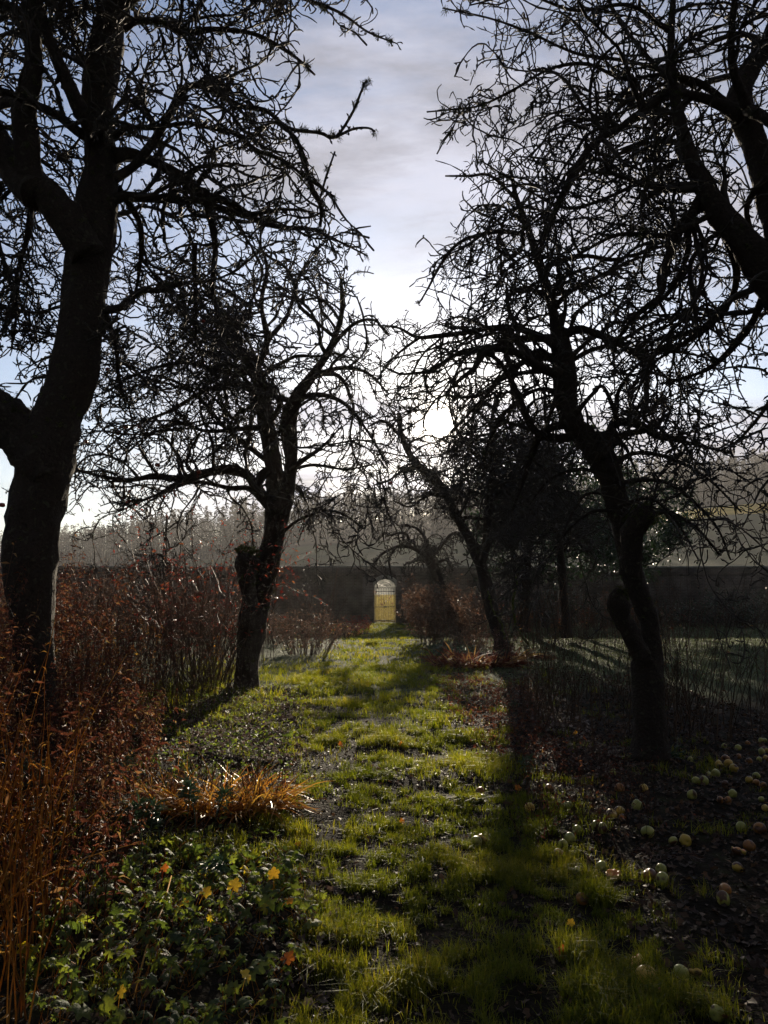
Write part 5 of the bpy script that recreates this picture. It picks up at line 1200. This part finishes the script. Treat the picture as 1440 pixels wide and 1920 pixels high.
# ------------------------------------------------------------------ post, edging, twigs, ivy
b = gp(834, 1240); root = empty('wooden_post', b); tag(root, 'short weathered wooden post at the right edge of the path', 'post')
mb = MB(); r_ = np.array([[.055, .052, .055, .05, .03]]); v, fs = tubes(np.array([[(0, 0, -.1), (.005, 0, .15), (-.004, 0, .3), (0, 0, .42), (0, 0, .44)]]), r_, 10, cap=True); mb.add(v, fs).build('post', M_post, root, True)
mb = MB(); v, fs = tubes(np.array([[(.07, .02, .12), (.7, .1, .13), (1.4, .2, .11)]]), np.full((1, 3), .035), 8, cap=True); mb.add(v, fs); mb.build('rail', M_post, root, True)
def vine(pts, Yv, w, label, seed):
    rg = np.random.default_rng(seed); q = limb_pts([(a, b_, w, 0) for a, b_ in pts], Yv, 30); q[:, :3] += rg.normal(size=(30, 3)) * .015
    v, fs = tubes(q[None, :, :3], q[None, :, 3], 5); mb = MB().add(v, fs, .5)
    pos, d, rr, t, bb = spawn(rg, q[None, :, :3], q[None, :, 3], 5, 0, 1, .2)
    A = grow(rg, pos, d, rg.uniform(.1, .5, len(pos)), 6, .2); v, fs = tubes(A, taper(rg, np.full(len(pos), .01), np.full(len(pos), .004), 6, .2), 4); mb.add(v, fs, .5)
    bs = q[0, :3]; o = mb.build('climbing_stem', M_moss, origin=tuple(bs)); tag(o, label, 'climber')
vine([(992, 1210), (968, 1175), (962, 1130), (968, 1100), (965, 1080)], 23, 5, 'yellow-green sunlit climbing stem in front of the ivy clad tree', 71)
vine([(948, 1200), (940, 1170), (925, 1145), (918, 1120), (915, 1105)], 21.4, 3.5, 'thin sunlit stem along the leaning trunk', 72)
# thin straight pale shoots by the middle left tree
for i, (pts, lb) in enumerate([([(1270, 905), (1320, 850), (1380, 800), (1440, 765)], 'long bare twig crossing the right sky')]): pass
# stick lying in the left bed
for i, (x0, y0, x1, y1, lb) in enumerate([(320, 1690, 250, 1890, 'pale stick leaning through the geraniums'), (60, 1640, 210, 1780, 'thin pale stick slanting down over the left stems')]):
    a, c = gp(x0, y0), gp(x1, y1); a[2] += .12; c[2] += .03; d = (c - a)
    pts = np.array([a, a + d * .33 + [.01, 0, .01], a + d * .66 + [-.012, 0, .0], c])
    v, fs = tubes(pts[None], np.array([[.003, .004, .004, .0025]]), 6, cap=True); o = MB().add(v, fs, .9).build('stick', M_straw, origin=tuple(a)); tag(o, lb, 'stick', 'loose sticks')

# moss caps on the cut stub of the middle left tree
rg = np.random.default_rng(8); c = at(463, 1036, B_Y - .15); n = 700
pos = c + unit(rg.normal(size=(n, 3))) * np.array([.2, .16, .06]) * rg.random((n, 1)) ** .3 + np.array([0, 0, .03])
d = unit(rg.normal(size=(n, 3)) + np.array([0, 0, .8])); pts = np.stack([pos, pos + d * .05], 1)
v, fs = tubes(pts, np.tile([[.006, .002]], (n, 1)), 3)
tree_b = [o for o in bpy.data.objects if o.get('label', '').startswith('spreading apple tree')][0]
mo = MB().add(v, fs).build('moss_cap', M_moss, tree_b); mo.matrix_parent_inverse.translation = -tree_b.location

# ------------------------------------------------------------------ haze
hz = bpy.data.materials.new('haze'); hz.use_nodes = True; t = hz.node_tree; t.nodes.clear()
pv = t.nodes.new('ShaderNodeVolumePrincipled'); pv.inputs['Color'].default_value = (.92, .90, .88, 1); pv.inputs['Density'].default_value = HAZE; pv.inputs['Anisotropy'].default_value = .3
ou = t.nodes.new('ShaderNodeOutputMaterial'); t.links.new(pv.outputs[0], ou.inputs['Volume'])
mb = MB(); x0, x1, y0, y1, z0, z1 = -500, 500, -180, 540, -3, 82
v = [(x0, y0, z0), (x1, y0, z0), (x1, y1, z0), (x0, y1, z0), (x0, y0, z1), (x1, y0, z1), (x1, y1, z1), (x0, y1, z1)]
mb.add(v, [np.array([[3, 2, 1, 0], [4, 5, 6, 7], [0, 1, 5, 4], [1, 2, 6, 5], [2, 3, 7, 6], [3, 0, 4, 7]])])
o = mb.build('haze', hz); tag(o, kind='stuff')
